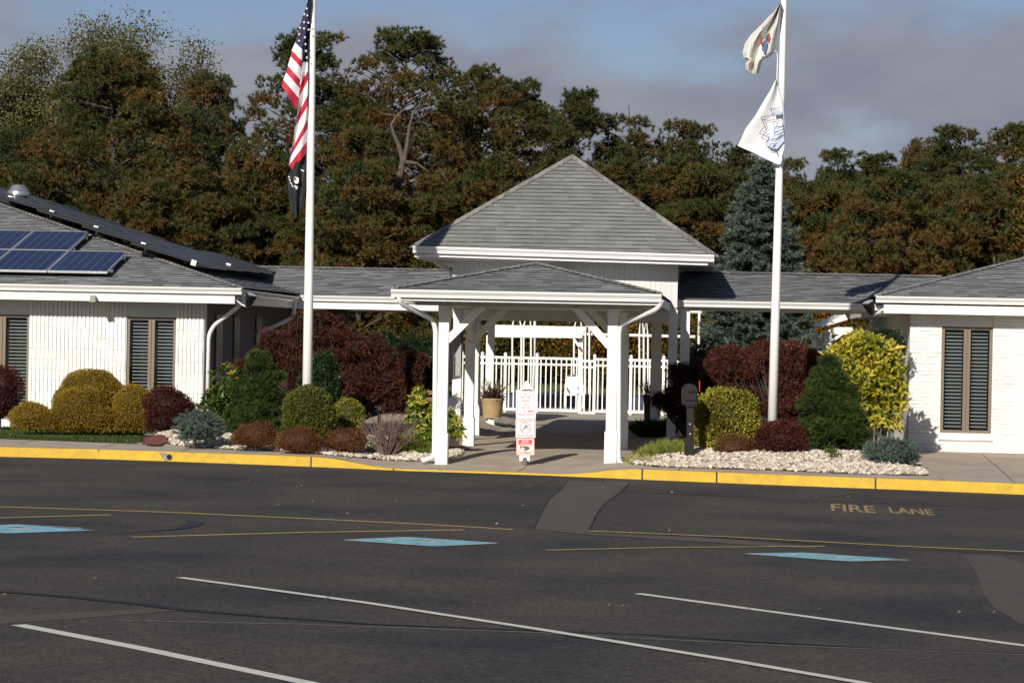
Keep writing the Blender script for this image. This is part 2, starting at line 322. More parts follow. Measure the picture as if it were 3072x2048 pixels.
def tag(o, label=None, cat=None, group=None, kind=None):
    for k, v in (('label', label), ('category', cat), ('group', group), ('kind', kind)):
        if v: o[k] = v
    return o
def thing(name, loc, label, cat, group=None):
    o = bpy.data.objects.new(name, None); o.empty_display_size = .3; COL.objects.link(o); o.location = loc; return tag(o, label, cat, group)
def np_mesh(name, verts, k, tint, mat, parent=None, extra=None):
    """verts (n*k,3): n separate faces of k corners; tint (n,) ; extra = MB with its own tint"""
    verts = np.asarray(verts, dtype=np.float32); n = len(verts)//k
    me = bpy.data.meshes.new(name); me.vertices.add(n*k); me.vertices.foreach_set('co', verts.ravel())
    me.loops.add(n*k); me.loops.foreach_set('vertex_index', np.arange(n*k, dtype=np.int32))
    me.polygons.add(n); me.polygons.foreach_set('loop_start', np.arange(0, n*k, k, dtype=np.int32)); me.polygons.foreach_set('loop_total', np.full(n, k, dtype=np.int32))
    me.update(calc_edges=True); a = me.attributes.new('tint', 'FLOAT', 'FACE'); a.data.foreach_set('value', np.asarray(tint, dtype=np.float32))
    me.materials.append(mat); o = bpy.data.objects.new(name, me); COL.objects.link(o)
    if parent: attach(o, parent)
    return o
def unit(a): return a/np.maximum(1e-6, np.linalg.norm(a, axis=-1, keepdims=True))
def leaf_quads(c, d, length, width, rs=RS, droop=0.0):
    """diamond leaves: c (n,3) base, d (n,3) direction -> (n*4,3)"""
    n = len(c); d = unit(d); r = unit(rs.normal(size=(n, 3))); s = unit(np.cross(d, r)); up = np.cross(s, d)
    length = np.broadcast_to(length, (n,))[:, None]; width = np.broadcast_to(width, (n,))[:, None]
    mid = c + d*length*.45 + up*length*.08; tip = c + d*length; tip[:, 2] -= droop*length[:, 0]
    return np.stack([c, mid - s*width*.5, tip, mid + s*width*.5], axis=1).reshape(-1, 3)
def needle_tris(c, d, length, width, K, spread, rs=RS):
    n = len(c); c = np.repeat(c, K, axis=0); d = np.repeat(unit(d), K, axis=0); d = unit(d + spread*rs.normal(size=d.shape))
    L_ = np.repeat(np.broadcast_to(length, (n,)), K)*rs.uniform(.7, 1.15, n*K); s = unit(np.cross(d, rs.normal(size=d.shape)))*width*.5
    return np.stack([c - s, c + s, c + d*L_[:, None]], axis=1).reshape(-1, 3)
# ---------------------------------------------------------------- ground, lot, kerb, pavement, beds
def sheet(name, pts, mat, parent=None, z=None):
    m = MB(); m.face([(p[0], p[1], p[2] if z is None else z) for p in pts]); return m.build(name, mat, parent)
o = sheet('ground', [(-1500, -300, -.06), (1500, -300, -.06), (1500, 2500, -.06), (-1500, 2500, -.06)], M['lawn']); tag(o, kind='structure')
m = MB()
for (x0, y0), (x1, y1) in zip(KERB, KERB[1:]): m.face([(x0, -40, 0), (x1, -40, 0), (x1, y1, 0), (x0, y0, 0)])
lot = m.build('parking_lot', M['asphalt']); tag(lot, kind='structure')
def gp(px, py, z=0.0):
    d = ray(px, py); p = CAM + d*((z-CAM_H)/d.z); return Vector((p.x, p.y, z))
def line_mark(name, mat, pix, wid, z=.004):
    p = [gp(x, y) for x, y in pix]; m = MB(); L_ = []; R_ = []
    for k, q in enumerate(p):
        d = (p[min(k+1, len(p)-1)]-p[max(k-1, 0)]).normalized(); s = Vector((-d.y, d.x, 0))*(wid[k] if isinstance(wid, (list, tuple)) else wid)/2
        L_.append(q+s); R_.append(q-s)
    for k in range(len(p)-1): m.face([R_[k]+Vector((0, 0, z)), R_[k+1]+Vector((0, 0, z)), L_[k+1]+Vector((0, 0, z)), L_[k]+Vector((0, 0, z))])
    return m.build(name, mat, lot)
def poly_mark(name, mat, pix, z=.004): return sheet(name, [gp(x, y) for x, y in pix], mat, lot, z)
# repairs in the asphalt, tar seals, painted lines
poly_mark('asphalt_patch', M['patchgrey'], [(1703, 1443), (1688, 1462), (1660, 1485), (1630, 1520), (1600, 1588), (1762, 1594), (1790, 1540), (1820, 1508), (1868, 1470), (1892, 1444)], .003)
poly_mark('asphalt_patch', M['patchgrey'], [(1600, 1588), (1765, 1604), (2100, 1625), (2450, 1648), (2440, 1640), (2100, 1612), (1780, 1594)], .0045)
poly_mark('asphalt_patch', M['patch'], [(2890, 1665), (3000, 1668), (3300, 1760), (3300, 1920), (3060, 1870), (2980, 1820), (2945, 1770), (2930, 1720)], .003)
poly_mark('asphalt_patch', M['patch'], [(-200, 1860), (100, 1844), (420, 1826), (555, 1830), (420, 1840), (200, 1858), (-200, 1884)], .003)
for a, b_, w_ in [([(-50, 1404), (300, 1413), (700, 1427), (1050, 1440), (1280, 1450)], 0, .02), ([(1870, 1475), (2200, 1489), (2600, 1507), (3120, 1528)], 0, .045)]:
    line_mark('tar_crack', M['tar'], a, w_, .006)
line_mark('tar_crack', M['tar'], [(-50, 1770), (200, 1790), (420, 1812), (560, 1830), (800, 1850), (1100, 1872), (1500, 1888), (1900, 1902), (2250, 1925), (2700, 1948), (3120, 1962)], [.10, .12, .11, .13, .07, .05, .035, .03, .045, .03, .02], .007)
line_mark('tar_crack', M['tar'], [(320, 1604), (450, 1594), (540, 1586), (565, 1578), (590, 1568), (560, 1560)], [.02, .05, .09, .22, .16, .05], .006)
line_mark('tar_crack', M['tar'], [(1755, 1597), (2200, 1615), (2600, 1642), (3120, 1664)], .05, .0065)
for px in (1710, 1666, 1640): pass
line_mark('tar_crack', M['tar'], [(1700, 1445), (1680, 1470), (1645, 1500), (1620, 1545), (1602, 1586)], .018, .0065)
line_mark('tar_crack', M['tar'], [(1888, 1448), (1850, 1485), (1812, 1510), (1785, 1550), (1768, 1590)], .018, .0065)
line_mark('painted_line', M['ypaint'], [(-60, 1518), (500, 1536), (1000, 1559), (1300, 1574), (1540, 1588)], .10)
line_mark('painted_line', M['ypaint'], [(1765, 1593), (2200, 1612), (2700, 1639), (3120, 1658)], .09, .0085)
line_mark('painted_line', M['ypaint'], [(-120, 1556), (120, 1550), (332, 1544)], .09)
line_mark('painted_line', M['ypaint'], [(396, 1611), (900, 1597), (1390, 1589)], .09)
line_mark('painted_line', M['ypaint'], [(1640, 1651), (2000, 1643), (2476, 1639)], .07, .0075)
line_mark('painted_line', M['wpaint'], [(540, 1734), (1100, 1810), (1640, 1893), (2200, 1984), (2700, 2070)], .095, .0095)
line_mark('painted_line', M['wpaint'], [(1912, 1780), (2500, 1860), (3140, 1945)], .095)
line_mark('painted_line', M['wpaint'], [(55, 1874), (400, 1940), (940, 2052), (1100, 2090)], .12)
line_mark('faded_line', M['fadedpaint'], [(330, 1860), (900, 1872), (1600, 1897), (2300, 1934), (3120, 1966)], .035, .0035)
for pts in ([(1022, 1620), (1220, 1611), (1500, 1630), (1303, 1639)], [(2226, 1661), (2420, 1658), (2708, 1678), (2540, 1684)], [(-190, 1588), (40, 1573), (284, 1591), (30, 1600)]):
    c = [gp(*p) for p in pts]; q = sheet('blue_parking_marking', c, M['bpaint'], lot, .005); cen = sum(c, Vector())/4
    mm = MB(); e1 = (c[1]-c[0]); e2 = (c[3]-c[0])
    def rp(u_, v_): return Vector((c[0]+e1*u_+e2*v_)[:2] + (.007,))
    n = 12
    for k in range(n):      # wheelchair symbol: wheel arc, head, back, seat
        a0 = -2.6+k*4.2/n; a1 = -2.6+(k+1)*4.2/n
        mm.face([rp(.47+.17*math.cos(a0), .42+.17*math.sin(a0)), rp(.47+.22*math.cos(a0), .42+.22*math.sin(a0)), rp(.47+.22*math.cos(a1), .42+.22*math.sin(a1)), rp(.47+.17*math.cos(a1), .42+.17*math.sin(a1))])
    mm.face([rp(.44+.05*math.cos(k*.785), .84+.05*math.sin(k*.785)) for k in range(8)])
    for r_ in ((.42, .47, .48, .78), (.48, .66, .48, .53), (.48, .62, .62, .66), (.63, .68, .26, .5), (.66, .78, .24, .29)): mm.face([rp(r_[0], r_[2]), rp(r_[1], r_[2]), rp(r_[1], r_[3]), rp(r_[0], r_[3])])
    for r_ in ((.0, 1, 0, .03), (0, 1, .97, 1), (0, .03, 0, 1), (.97, 1, 0, 1)): mm.face([rp(r_[0], r_[2])-Vector((0, 0, .001)), rp(r_[1], r_[2])-Vector((0, 0, .001)), rp(r_[1], r_[3])-Vector((0, 0, .001)), rp(r_[0], r_[3])-Vector((0, 0, .001))])
    mm.build('symbol', M['wpaint'], q)
# lettering helper: flat mesh text with its lower left corner at origin, in (x, y)
_txt = {}
def text_geo(s):
    if s in _txt: return _txt[s]
    cu = bpy.data.curves.new('t', 'FONT'); cu.body = s; cu.size = 1; cu.resolution_u = 2; cu.offset = .018; ob = bpy.data.objects.new('t', cu); COL.objects.link(ob)
    bpy.context.view_layer.update(); me = bpy.data.meshes.new_from_object(ob.evaluated_get(bpy.context.evaluated_depsgraph_get()))
    V_ = [tuple(v.co) for v in me.vertices]; F_ = [tuple(p.vertices) for p in me.polygons]; bpy.data.objects.remove(ob); bpy.data.curves.remove(cu); bpy.data.meshes.remove(me)
    xs = [v[0] for v in V_]; ys = [v[1] for v in V_]; x0, y0 = min(xs), min(ys); w_ = max(xs)-x0; h_ = max(ys)-y0
    _txt[s] = ([((v[0]-x0)/w_, (v[1]-y0)/h_) for v in V_], F_); return _txt[s]
def put_text(mb, s, org, ex, ey, mi=0):
    V_, F_ = text_geo(s); i = len(mb.v)
    mb.v += [tuple(org + ex*a + ey*b) for a, b in V_]
    for f in F_: mb.f.append(tuple(i+k for k in f)); mb.m.append(mi)
mm = MB()
c0 = gp(2494, 1531, .005); c1 = gp(2629, 1538, .005); t0 = gp(2492, 1510, .005); put_text(mm, 'FIRE', c0, c1-c0, t0-c0)
c0 = gp(2672, 1538, .005); c1 = gp(2806, 1545, .005); t0 = gp(2664, 1520, .005); put_text(mm, 'LANE', c0, c1-c0, t0-c0)
mm.build('road_lettering', M['letterpaint'], lot)
# kerb
m = MB(); KW = .16
xs = np.arange(KERB[0][0], KERB[-1][0], .25)
for x0, x1 in zip(xs, xs[1:]):
    y0, y1 = kerb_y(x0), kerb_y(x1); z0, z1 = kerb_top(x0), kerb_top(x1); j = .012
    m.face([(x0, y0, -.02), (x1, y1, -.02), (x1, y1+j, z1-j), (x0, y0+j, z0-j)]); m.face([(x0, y0+j, z0-j), (x1, y1+j, z1-j), (x1, y1+.03, z1+.004), (x0, y0+.03, z0+.004)])
    m.face([(x0, y0+.03, z0+.004), (x1, y1+.03, z1+.004), (x1, y1+KW*.55, z1+.005), (x0, y0+KW*.55, z0+.005)])
kerb = m.build('kerb', M['kerb']); tag(kerb, kind='structure')
def kx(px):      # kerb x seen at pixel column px
    best = min(np.arange(-12, 12, .02), key=lambda x: abs((x*F_PX/kerb_y(x) + 1536 - .02*400) - px)); return best
m = MB()
for px in (292, 931, 1180, 1926, 2150, 2627):
    x = kx(px); y = kerb_y(x); z = kerb_top(x); m.hexa([(x-.012, y-.003, 0), (x+.012, y-.006, 0), (x+.012, y+.02, 0), (x-.012, y+.02, 0), (x-.012, y+.006, z), (x+.012, y+.003, z), (x+.02, y+.12, z+.008), (x-.008, y+.12, z+.008)])
m.build('kerb_joint', M['tar'], kerb)
x = kx(508); y = kerb_y(x); m = MB(); m.tube([(x, y-.02, .075), (x, y+.03, .075)], .052, 14, 0); m.tube([(x, y-.03, .075), (x, y-.019, .075)], .040, 14, 1); m.face([(x-.17, y-.004, .14), (x-.09, y-.004, .02), (x-.03, y-.004, .01), (x-.05, y-.004, .14)], 0)
m.build('drain_pipe', [M['rock'], M['black']], kerb)
# pavement sheet following the fall of the ground
ds = [0.09, .3, .6, .9, 1.2, 1.5, 1.8, 2.1, 2.4, 2.8, 3.2, 3.6, 4, 4.5, 5, 6, 8, 10, 13, 17, 22, 30]
gx = np.arange(-19, 16.01, .2); m = MB()
idx = {}
for i, x in enumerate(gx):
    for j, d in enumerate(ds): idx[i, j] = len(m.v); y = kerb_y(x)+d; m.v.append((x, y, zg(x, y)+(.003 if j else 0)))
for i in range(len(gx)-1):
    for j in range(len(ds)-1): m.f.append((idx[i, j], idx[i+1, j], idx[i+1, j+1], idx[i, j+1])); m.m.append(0)
pav = m.build('pavement', M['concrete']); tag(pav, kind='structure')
m = MB()
def joint(pa, pb, w_=.012):
    n = 10
    for k in range(n):
        a = pa.lerp(pb, k/n); b_ = pa.lerp(pb, (k+1)/n); d = (b_-a).normalized(); s = Vector((-d.y, d.x, 0))*w_/2
        za = zg(a.x, a.y)+.007; zb = zg(b_.x, b_.y)+.007
        m.face([(a.x-s.x, a.y-s.y, za), (b_.x-s.x, b_.y-s.y, zb), (b_.x+s.x, b_.y+s.y, zb), (a.x+s.x, a.y+s.y, za)])
for pa, pb in (((60, 1332), (100, 1322)), ((300, 1344), (345, 1333)), ((540, 1356), (570, 1345)), ((1040, 1377), (1060, 1371)), ((1550, 1417), (1580, 1399)), ((2944, 1361), (3046, 1452)), ((2835, 1442), (2815, 1432)), ((2034, 1411), (2048, 1401)), ((1345, 1384), (1822, 1400)), ((1625, 1358), (1815, 1356))):
    joint(ground(*pa), ground(*pb))
m.build('pavement_joint', M['tar'], pav)
# planting beds: soil sheets and loose white stones
def inpoly(x, y, P):
    c = False; j = len(P)-1
    for i in range(len(P)):
        if (P[i][1] > y) != (P[j][1] > y) and x < (P[j][0]-P[i][0])*(y-P[i][1])/(P[j][1]-P[i][1])+P[i][0]: c = not c
        j = i
    return c
def polyw(pix): return [tuple(ground(*p)[:2]) for p in pix]
left_edge = polyw([(425, 1312), (480, 1328), (560, 1341), (700, 1349), (800, 1353), (900, 1359), (1000, 1367), (1100, 1376), (1200, 1383), (1290, 1388), (1320, 1386), (1385, 1366), (1405, 1345)])
LB = left_edge + [(B(-1.9, 6.5).x, B(-1.9, 6.5).y), (-5.9, 47.2), (-7.2, 45.5)]
lawn_edge = polyw([(-200, 1312), (0, 1317), (200, 1324), (400, 1331), (432, 1326)])
LW = lawn_edge + [LB[0], (-6.9, 47.2), (-14, 48.2)]
right_edge = polyw([(1915, 1372), (1890, 1392), (1960, 1400), (2100, 1405), (2300, 1411), (2500, 1420), (2700, 1426), (2782, 1427), (2762, 1402), (2745, 1365)])
RB = right_edge + [(7.0, 46.2), (3.3, 46.7), (B(1.9, 3.5).x, B(1.9, 3.5).y)]
def bed(name, P, mat, dz):
    m = MB(); st = .1; x0, x1 = min(p[0] for p in P), max(p[0] for p in P); y0, y1 = min(p[1] for p in P), max(p[1] for p in P)
    for x in np.arange(x0, x1, st):
        for y in np.arange(y0, y1, st):
            if inpoly(x+st/2, y+st/2, P): m.face([(x, y, zg(x, y)+dz), (x+st, y, zg(x+st, y)+dz), (x+st, y+st, zg(x+st, y+st)+dz), (x, y+st, zg(x, y+st)+dz)])
    o = m.build(name, mat); return tag(o, kind='structure')
bed('planting_bed', LB, M['soil'], .012); bed('planting_bed', RB, M['soil'], .012); bed('lawn', LW, M['lawn'], .012)
mul = polyw([(418, 1308), (500, 1316), (512, 1326), (478, 1340), (432, 1338)]); bed('mulch', mul, M['mulch'], .03)
ico_v = np.array([(0, 0, -1), (.72, -.53, -.45), (-.28, -.85, -.45), (-.89, 0, -.45), (-.28, .85, -.45), (.72, .53, -.45), (.28, -.85, .45), (-.72, -.53, .45), (-.72, .53, .45), (.28, .85, .45), (.89, 0, .45), (0, 0, 1)])
ico_f = np.array([(0, 1, 2), (1, 0, 5), (0, 2, 3), (0, 3, 4), (0, 4, 5), (1, 5, 10), (2, 1, 6), (3, 2, 7), (4, 3, 8), (5, 4, 9), (1, 10, 6), (2, 6, 7), (3, 7, 8), (4, 8, 9), (5, 9, 10), (6, 10, 11), (7, 6, 11), (8, 7, 11), (9, 8, 11), (10, 9, 11)])
def stones(name, P, n, mat, r0, r1, dmax=99, label=None, kind='stuff'):
    x0, x1 = min(p[0] for p in P), max(p[0] for p in P); y0, y1 = min(p[1] for p in P), max(p[1] for p in P); T = []; tint = []; k = 0
    while k < n:
        x = RS.uniform(x0, x1); y = RS.uniform(y0, y1); d = y-kerb_y(x)
        if not inpoly(x, y, P) or d > dmax: continue
        if inpoly(x, y, mul): continue
        r = RS.uniform(r0, r1); v = ico_v*(1+RS.uniform(-.22, .22, (12, 1)))*r*np.array([RS.uniform(.8, 1.3), RS.uniform(.7, 1.1), RS.uniform(.5, .8)]); a = RS.uniform(0, 6.28)
        R_ = np.array([[math.cos(a), -math.sin(a), 0], [math.sin(a), math.cos(a), 0], [0, 0, 1]]); v = v@R_.T + np.array([x, y, zg(x, y)+.012+r*RS.uniform(.2, .9)]); T.append(v[ico_f].reshape(-1, 3)); tint.append(np.full(20, RS.uniform())); k += 1
    o = np_mesh(name, np.concatenate(T), 3, np.concatenate(tint), mat); tag(o, label, None, None, kind); return o
o = stones('white_stones', LB, 9500, M['stone'], .018, .042, 3.4); tag(o, 'bed of loose white stones edging the shrubs left of the canopy')
o = stones('white_stones', RB, 11500, M['stone'], .018, .042, 4.0); tag(o, 'bed of loose white stones edging the shrubs right of the canopy')
def blades(name, P, n, h0, h1, w_, mat, label, lean=.35):
    x0, x1 = min(p[0] for p in P), max(p[0] for p in P); y0, y1 = min(p[1] for p in P), max(p[1] for p in P); c = []
    while len(c) < n:
        x = RS.uniform(x0, x1); y = RS.uniform(y0, y1)
        if inpoly(x, y, P): c.append((x, y, zg(x, y)+.01))
    c = np.array(c); d = np.array([0, 0, 1.]) + RS.normal(size=(n, 3))*lean; d[:, 2] = abs(d[:, 2])
    o = np_mesh(name, leaf_quads(c, d, RS.uniform(h0, h1, n), w_), 4, RS.uniform(size=n), mat); return tag(o, label, None, None, 'stuff')
blades('grass', LW, 26000, .04, .09, .012, M['grass'], 'short mown green grass strip before the golden shrubs')

# ---------------------------------------------------------------- roofs, gutters
def clip(poly, f):
    out = []
    for i in range(len(poly)):
        a, b = poly[i], poly[(i+1) % len(poly)]; fa, fb = f(a), f(b)
        if fa >= 0: out.append(a)
        if (fa >= 0) != (fb >= 0): out.append(a.lerp(b, fa/(fa-fb)))
    return out
def shingled(mb, poly, course=.14, t=.013, mi=0):
    """planar roof face laid in overlapping courses, each butt edge standing proud"""
    poly = [Vector(p) for p in poly]; n = Vector()
    for i in range(len(poly)): n += poly[i].cross(poly[(i+1) % len(poly)])
    n.normalize()
    if n.z < 0: n = -n; poly = poly[::-1]
    u = Vector((0, 0, 1)).cross(n).normalized(); v = n.cross(u); o = poly[0]; vs = [p.dot(v) for p in poly]; v0 = min(vs); v1 = max(vs); k = 0
    while v0+k*course < v1-1e-4:
        a = v0+k*course; b = min(v1, a+course); s = clip(poly, lambda p: p.dot(v)-a); s = clip(s, lambda p: b-p.dot(v)) if len(s) > 2 else s
        if len(s) > 2:
            q = [p + n*(t*(1-(p.dot(v)-a)/course)+.002) for p in s]; us = [p.dot(u) for p in q]; ua = min(us); ue = max(us)
            while ua < ue:
                ub = ua+random.uniform(.14, .40)
                if ue-ub < .12: ub = ue+1e-3
                tab = clip(clip(q, lambda p: p.dot(u)-ua), lambda p: ub-p.dot(u)); ua = ub
                if len(tab) > 2: mb.face(tab, mi)
            lo = [i for i in range(len(s)) if abs(s[i].dot(v)-a) < 1e-4]
            if len(lo) == 2:
                i, j = lo if (lo[1]-lo[0]) == 1 else (lo[1], lo[0]); L_ = (s[j]-s[i]).length; x = 0; e = (s[j]-s[i]).normalized() if L_ > 0 else u
                while x < L_:
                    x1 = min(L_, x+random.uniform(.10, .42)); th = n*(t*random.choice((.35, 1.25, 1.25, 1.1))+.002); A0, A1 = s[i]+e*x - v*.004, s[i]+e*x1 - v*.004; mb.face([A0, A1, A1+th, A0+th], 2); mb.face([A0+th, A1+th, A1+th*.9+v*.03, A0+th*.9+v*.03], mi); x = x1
        k += 1
def cap_line(mb, p, q, n1, n2, w_=.15, step=.15, mi=1):
    """hip or ridge caps: short overlapping bent pieces along p-q, n1/n2 = down-slope directions of the two faces"""
    p = Vector(p); q = Vector(q); d = (q-p).normalized(); p = p+d*.10; L_ = (q-p).length; k = 0; up = Vector((0, 0, 1))
    while k*step < L_:
        a = p+d*(k*step); b = p+d*min(L_, (k+1)*step+.01); h0 = up*.042; h1 = up*.026
        mb.face([a+h0, a+n1*w_+h0*.9, b+n1*w_+h1*.9, b+h1], mi); mb.face([a+h0, b+h1, b+n2*w_+h1*.9, a+n2*w_+h0*.9], mi)
        mb.face([a+n1*w_+h0*.9, a+h0, a+up*.005, a+n1*w_], mi); mb.face([a+h0, a+n2*w_+h0*.9, a+n2*w_, a+up*.005], mi); k += 1
def gutter(mb, p, q, out, h=.115, dpt=.11, mi=0):
    """open K-style gutter from p to q (top back edge), out = outward horizontal unit vector"""
    prof = [(0, 0), (0, -h), (.062, -h), (.072, -h*.62), (dpt, -h*.22), (dpt, -.012), (dpt+.008, -.012), (dpt+.008, .004), (dpt-.012, .004), (dpt-.012, -.016), (.066, -h*.5), (.012, -h+.012), (.012, 0)]
    p = Vector(p); q = Vector(q); out = Vector(out); up = Vector((0, 0, 1)); A = [p+out*x+up*z for x, z in prof]; Bq = [q+out*x+up*z for x, z in prof]
    for i in range(len(prof)): j = (i+1) % len(prof); mb.face([A[i], A[j], Bq[j], Bq[i]], mi)
    for S in (p, q):
        mb.face([S+out*x+up*z for x, z in [(0, 0), (0, -h), (.062, -h), (.072, -h*.62), (dpt, -h*.22), (dpt, 0)]], mi)

# ---------------------------------------------------------------- wall claddings and windows
def rib_wall(mb, a0, a1, z0, z1, b, pitch=.0785, row=.203):
    """vertical split-rib block: every rib piece juts a little differently; faces sit proud of the plane b"""
    n = max(1, round((a1-a0)/pitch)); w_ = (a1-a0)/n; z = z0
    while z < z1-.02:
        zt = min(z1, z+row)
        for k in range(n):
            x = a0+k*w_; d = .024+random.uniform(-.005, .005); e = random.uniform(-.003, .003); g = w_*.16
            P = [B(x+g, b-.0, z+.001), B(x+w_-g, b-.0, z+.001), B(x+w_-g, b, zt-.001), B(x+g, b, zt-.001)]
            f = [B(x+g*1.5, b-d+e, z+.003), B(x+w_-g*1.5, b-d-e, z+.003), B(x+w_-g*1.5, b-d, zt-.003), B(x+g*1.5, b-d-e, zt-.003)]
            mb.face(f)
            for i in range(4): j = (i+1) % 4; mb.face([P[i], P[j], f[j], f[i]])
        z = zt
def brick_wall(mb, a0, a1, z0, z1, b, L_=.203, row=.067):
    z = z0; r = 0
    while z < z1-.01:
        zt = min(z1, z+row); x = a0 - (L_/2 if r % 2 else 0)
        while x < a1:
            x0 = max(a0, x)+.003; x1 = min(a1, x+L_)-.003
            if x1-x0 > .01:
                d = .014+random.uniform(-.005, .006); t_ = .010
                P = [B(x0, b, z+.002), B(x1, b, z+.002), B(x1, b, zt-.002), B(x0, b, zt-.002)]
                f = [B(x0+.004, b-d+random.uniform(-.002, .002), z+t_), B(x1-.004, b-d+random.uniform(-.002, .002), z+t_), B(x1-.004, b-d, zt-.004), B(x0+.004, b-d, zt-.004)]
                mb.face(f)
                for i in range(4): j = (i+1) % 4; mb.face([P[i], P[j], f[j], f[i]])
            x += L_
        z = zt; r += 1
def window(parent, a0, a1, z0, z1, b, sashes=2, lbl=None):
    """a recessed window; the opening's outer plane is b"""
    m = MB(); fw = .055; bi = b+.03; bo = b+.11
    m.fbox(a0, a1, bi, bo, z1-fw, z1); m.fbox(a0, a1, bi-.015, bo, z0, z0+fw); m.fbox(a0, a0+fw, bi, bo, z0+fw, z1-fw); m.fbox(a1-fw, a1, bi, bo, z0+fw, z1-fw)
    w_ = (a1-a0)/sashes
    for k in range(1, sashes): m.fbox(a0+k*w_-.062, a0+k*w_-.006, bi-.008, bo, z0+fw, z1-fw); m.fbox(a0+k*w_+.006, a0+k*w_+.062, bi-.008, bo, z0+fw, z1-fw); m.fbox(a0+k*w_-.006, a0+k*w_+.006, bi+.01, bo, z0+fw, z1-fw)
    f = m.build('window', M['frame'], parent); m = MB()
    for k in range(sashes):
        x0 = a0+k*w_+(fw if k == 0 else .062); x1 = a0+(k+1)*w_-(fw if k == sashes-1 else .062)
        m.face([B(x0, bi+.03, z0+fw), B(x1, bi+.03, z0+fw), B(x1, bi+.03, z1-fw), B(x0, bi+.03, z1-fw)])
    m.build('glass', M['glass'], f); m = MB()
    for k in range(sashes):
        x0 = a0+k*w_+.075; x1 = a0+(k+1)*w_-.075; z = z0+fw+.05
        while z < z1-.12: m.fbox(x0, x1, bo+.035, bo+.06, z, z+.022); z += .066
        m.fbox(x0, x1, bo+.03, bo+.07, z1-.1, z1-.06, 1)
    m.build('blind', [M['slat'], M['dark']], f)
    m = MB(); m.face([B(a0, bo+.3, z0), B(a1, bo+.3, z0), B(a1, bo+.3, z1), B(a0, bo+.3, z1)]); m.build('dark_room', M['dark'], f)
    return f
def downspout(parent, pts, w_=.035, name='downspout'):
    m = MB(); m.tube(pts, w_, 8); return m.build(name, M['downspout'], parent, smooth=True)
def smooth_path(P, r=.10):
    out = [Vector(P[0])]
    for i in range(1, len(P)-1):
        a, b, c = Vector(P[i-1]), Vector(P[i]), Vector(P[i+1]); u1 = (a-b).normalized()*min(r, (a-b).length*.45); u2 = (c-b).normalized()*min(r, (c-b).length*.45)
        for t in (0, .25, .5, .75, 1): out.append((b+u1)*(1-t)**2 + b*2*t*(1-t) + (b+u2)*t*t)
    return out+[Vector(P[-1])]
GZ = .10       # foundations start below the ground
# ================================================================ LEFT BUILDING
bW = 7.1; ov = .57
def A_(px, py, b): return onb(px, py, b)[0]
def Z_(px, py, b): return onb(px, py, b)[1]
aC = A_(612, 1000, bW); zs = Z_(350, 904, bW-ov); zf = Z_(350, 877, bW-ov); zgt = Z_(360, 858, bW-ov-.11); aG = A_(724, 862, bW-ov-.1); aF = A_(704, 890, bW-ov)
LBD = thing('brick_building', B(aC-6, bW+4, .15), 'white ribbed block building with solar panels on its roof, left of the flagpole', 'building')
m = MB(); w1 = (A_(380, 1000, bW), A_(528, 1000, bW)); w0 = (A_(-75, 1000, bW), A_(88, 1000, bW)); wt = Z_(450, 951, bW); wb = Z_(450, 951, bW)-2.02
def seg(m, a0, a1, z0, z1, rib=True, b=bW):
    m.fbox(a0, a1, b, b+.25, z0, z1)
    if rib: rib_wall(m, a0, a1, z0, z1, b)
seg(m, w1[1], aC, GZ, zs); seg(m, w0[1], w1[0], GZ, zs); seg(m, w0[0]-1.6, w0[0], GZ, zs); seg(m, w0[0]-8, w0[0]-1.6, GZ, zs, False)
seg(m, w1[0], w1[1], GZ, wb, False); seg(m, w0[0], w0[1], GZ, wb, False)
m.build('wall', M['block'], LBD)
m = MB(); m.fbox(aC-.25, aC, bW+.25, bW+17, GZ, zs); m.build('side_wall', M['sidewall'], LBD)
for q in (w0, w1): m = MB(); m.fbox(q[0], q[1], bW+.012, bW+.2, wt, zs); m.build('header_panel', M['panelgrey'], LBD)
for q in (w0, w1): window(LBD, q[0], q[1], wb, wt, bW)
# windows in the shaded side wall
for b0, b1 in ((8.1, 8.75), (9.9, 10.5), (12.3, 13.0)):
    m = MB(); x = aC+.012; z0, z1 = .75, 2.45
    m.hexa([B(x-.01, b0, z0), B(x+.02, b0, z0), B(x+.02, b1, z0), B(x-.01, b1, z0), B(x-.01, b0, z1), B(x+.02, b0, z1), B(x+.02, b1, z1), B(x-.01, b1, z1)])
    f = m.build('window', M['brownpot'], LBD); m = MB()
    for u0, u1 in ((b0+.05, (b0+b1)/2-.03), ((b0+b1)/2+.03, b1-.05)): m.face([B(x+.024, u0, z0+.05), B(x+.024, u1, z0+.05), B(x+.024, u1, z1-.05), B(x+.024, u0, z1-.05)])
    m.build('pane', M['black'], f)
# fascia, soffit, gutter
m = MB(); m.fbox(aF-20, aF, bW-ov, bW-ov+.04, zs, zf); m.build('fascia', M['white'], LBD); m = MB(); m.fbox(aF-.04, aF, bW-ov+.04, bW+12, zs, zf); m.build('fascia', M['white'], LBD)
m = MB(); m.fbox(aF-20, aF-.04, bW-ov+.04, bW, zs+.01, zs+.04); m.fbox(aC, aF-.04, bW, bW+12, zs+.01, zs+.04); m.build('soffit', M['panelgrey'], LBD)
m = MB(); gutter(m, B(aF-20, bW-ov, zgt), B(aG, bW-ov, zgt), -V); m.build('gutter', M['gutter'], LBD); m = MB(); gutter(m, B(aF, bW-ov+.05, zgt-.02), B(aF, bW+6.0, zgt-.05), U); m.build('gutter', M['gutter'], LBD)
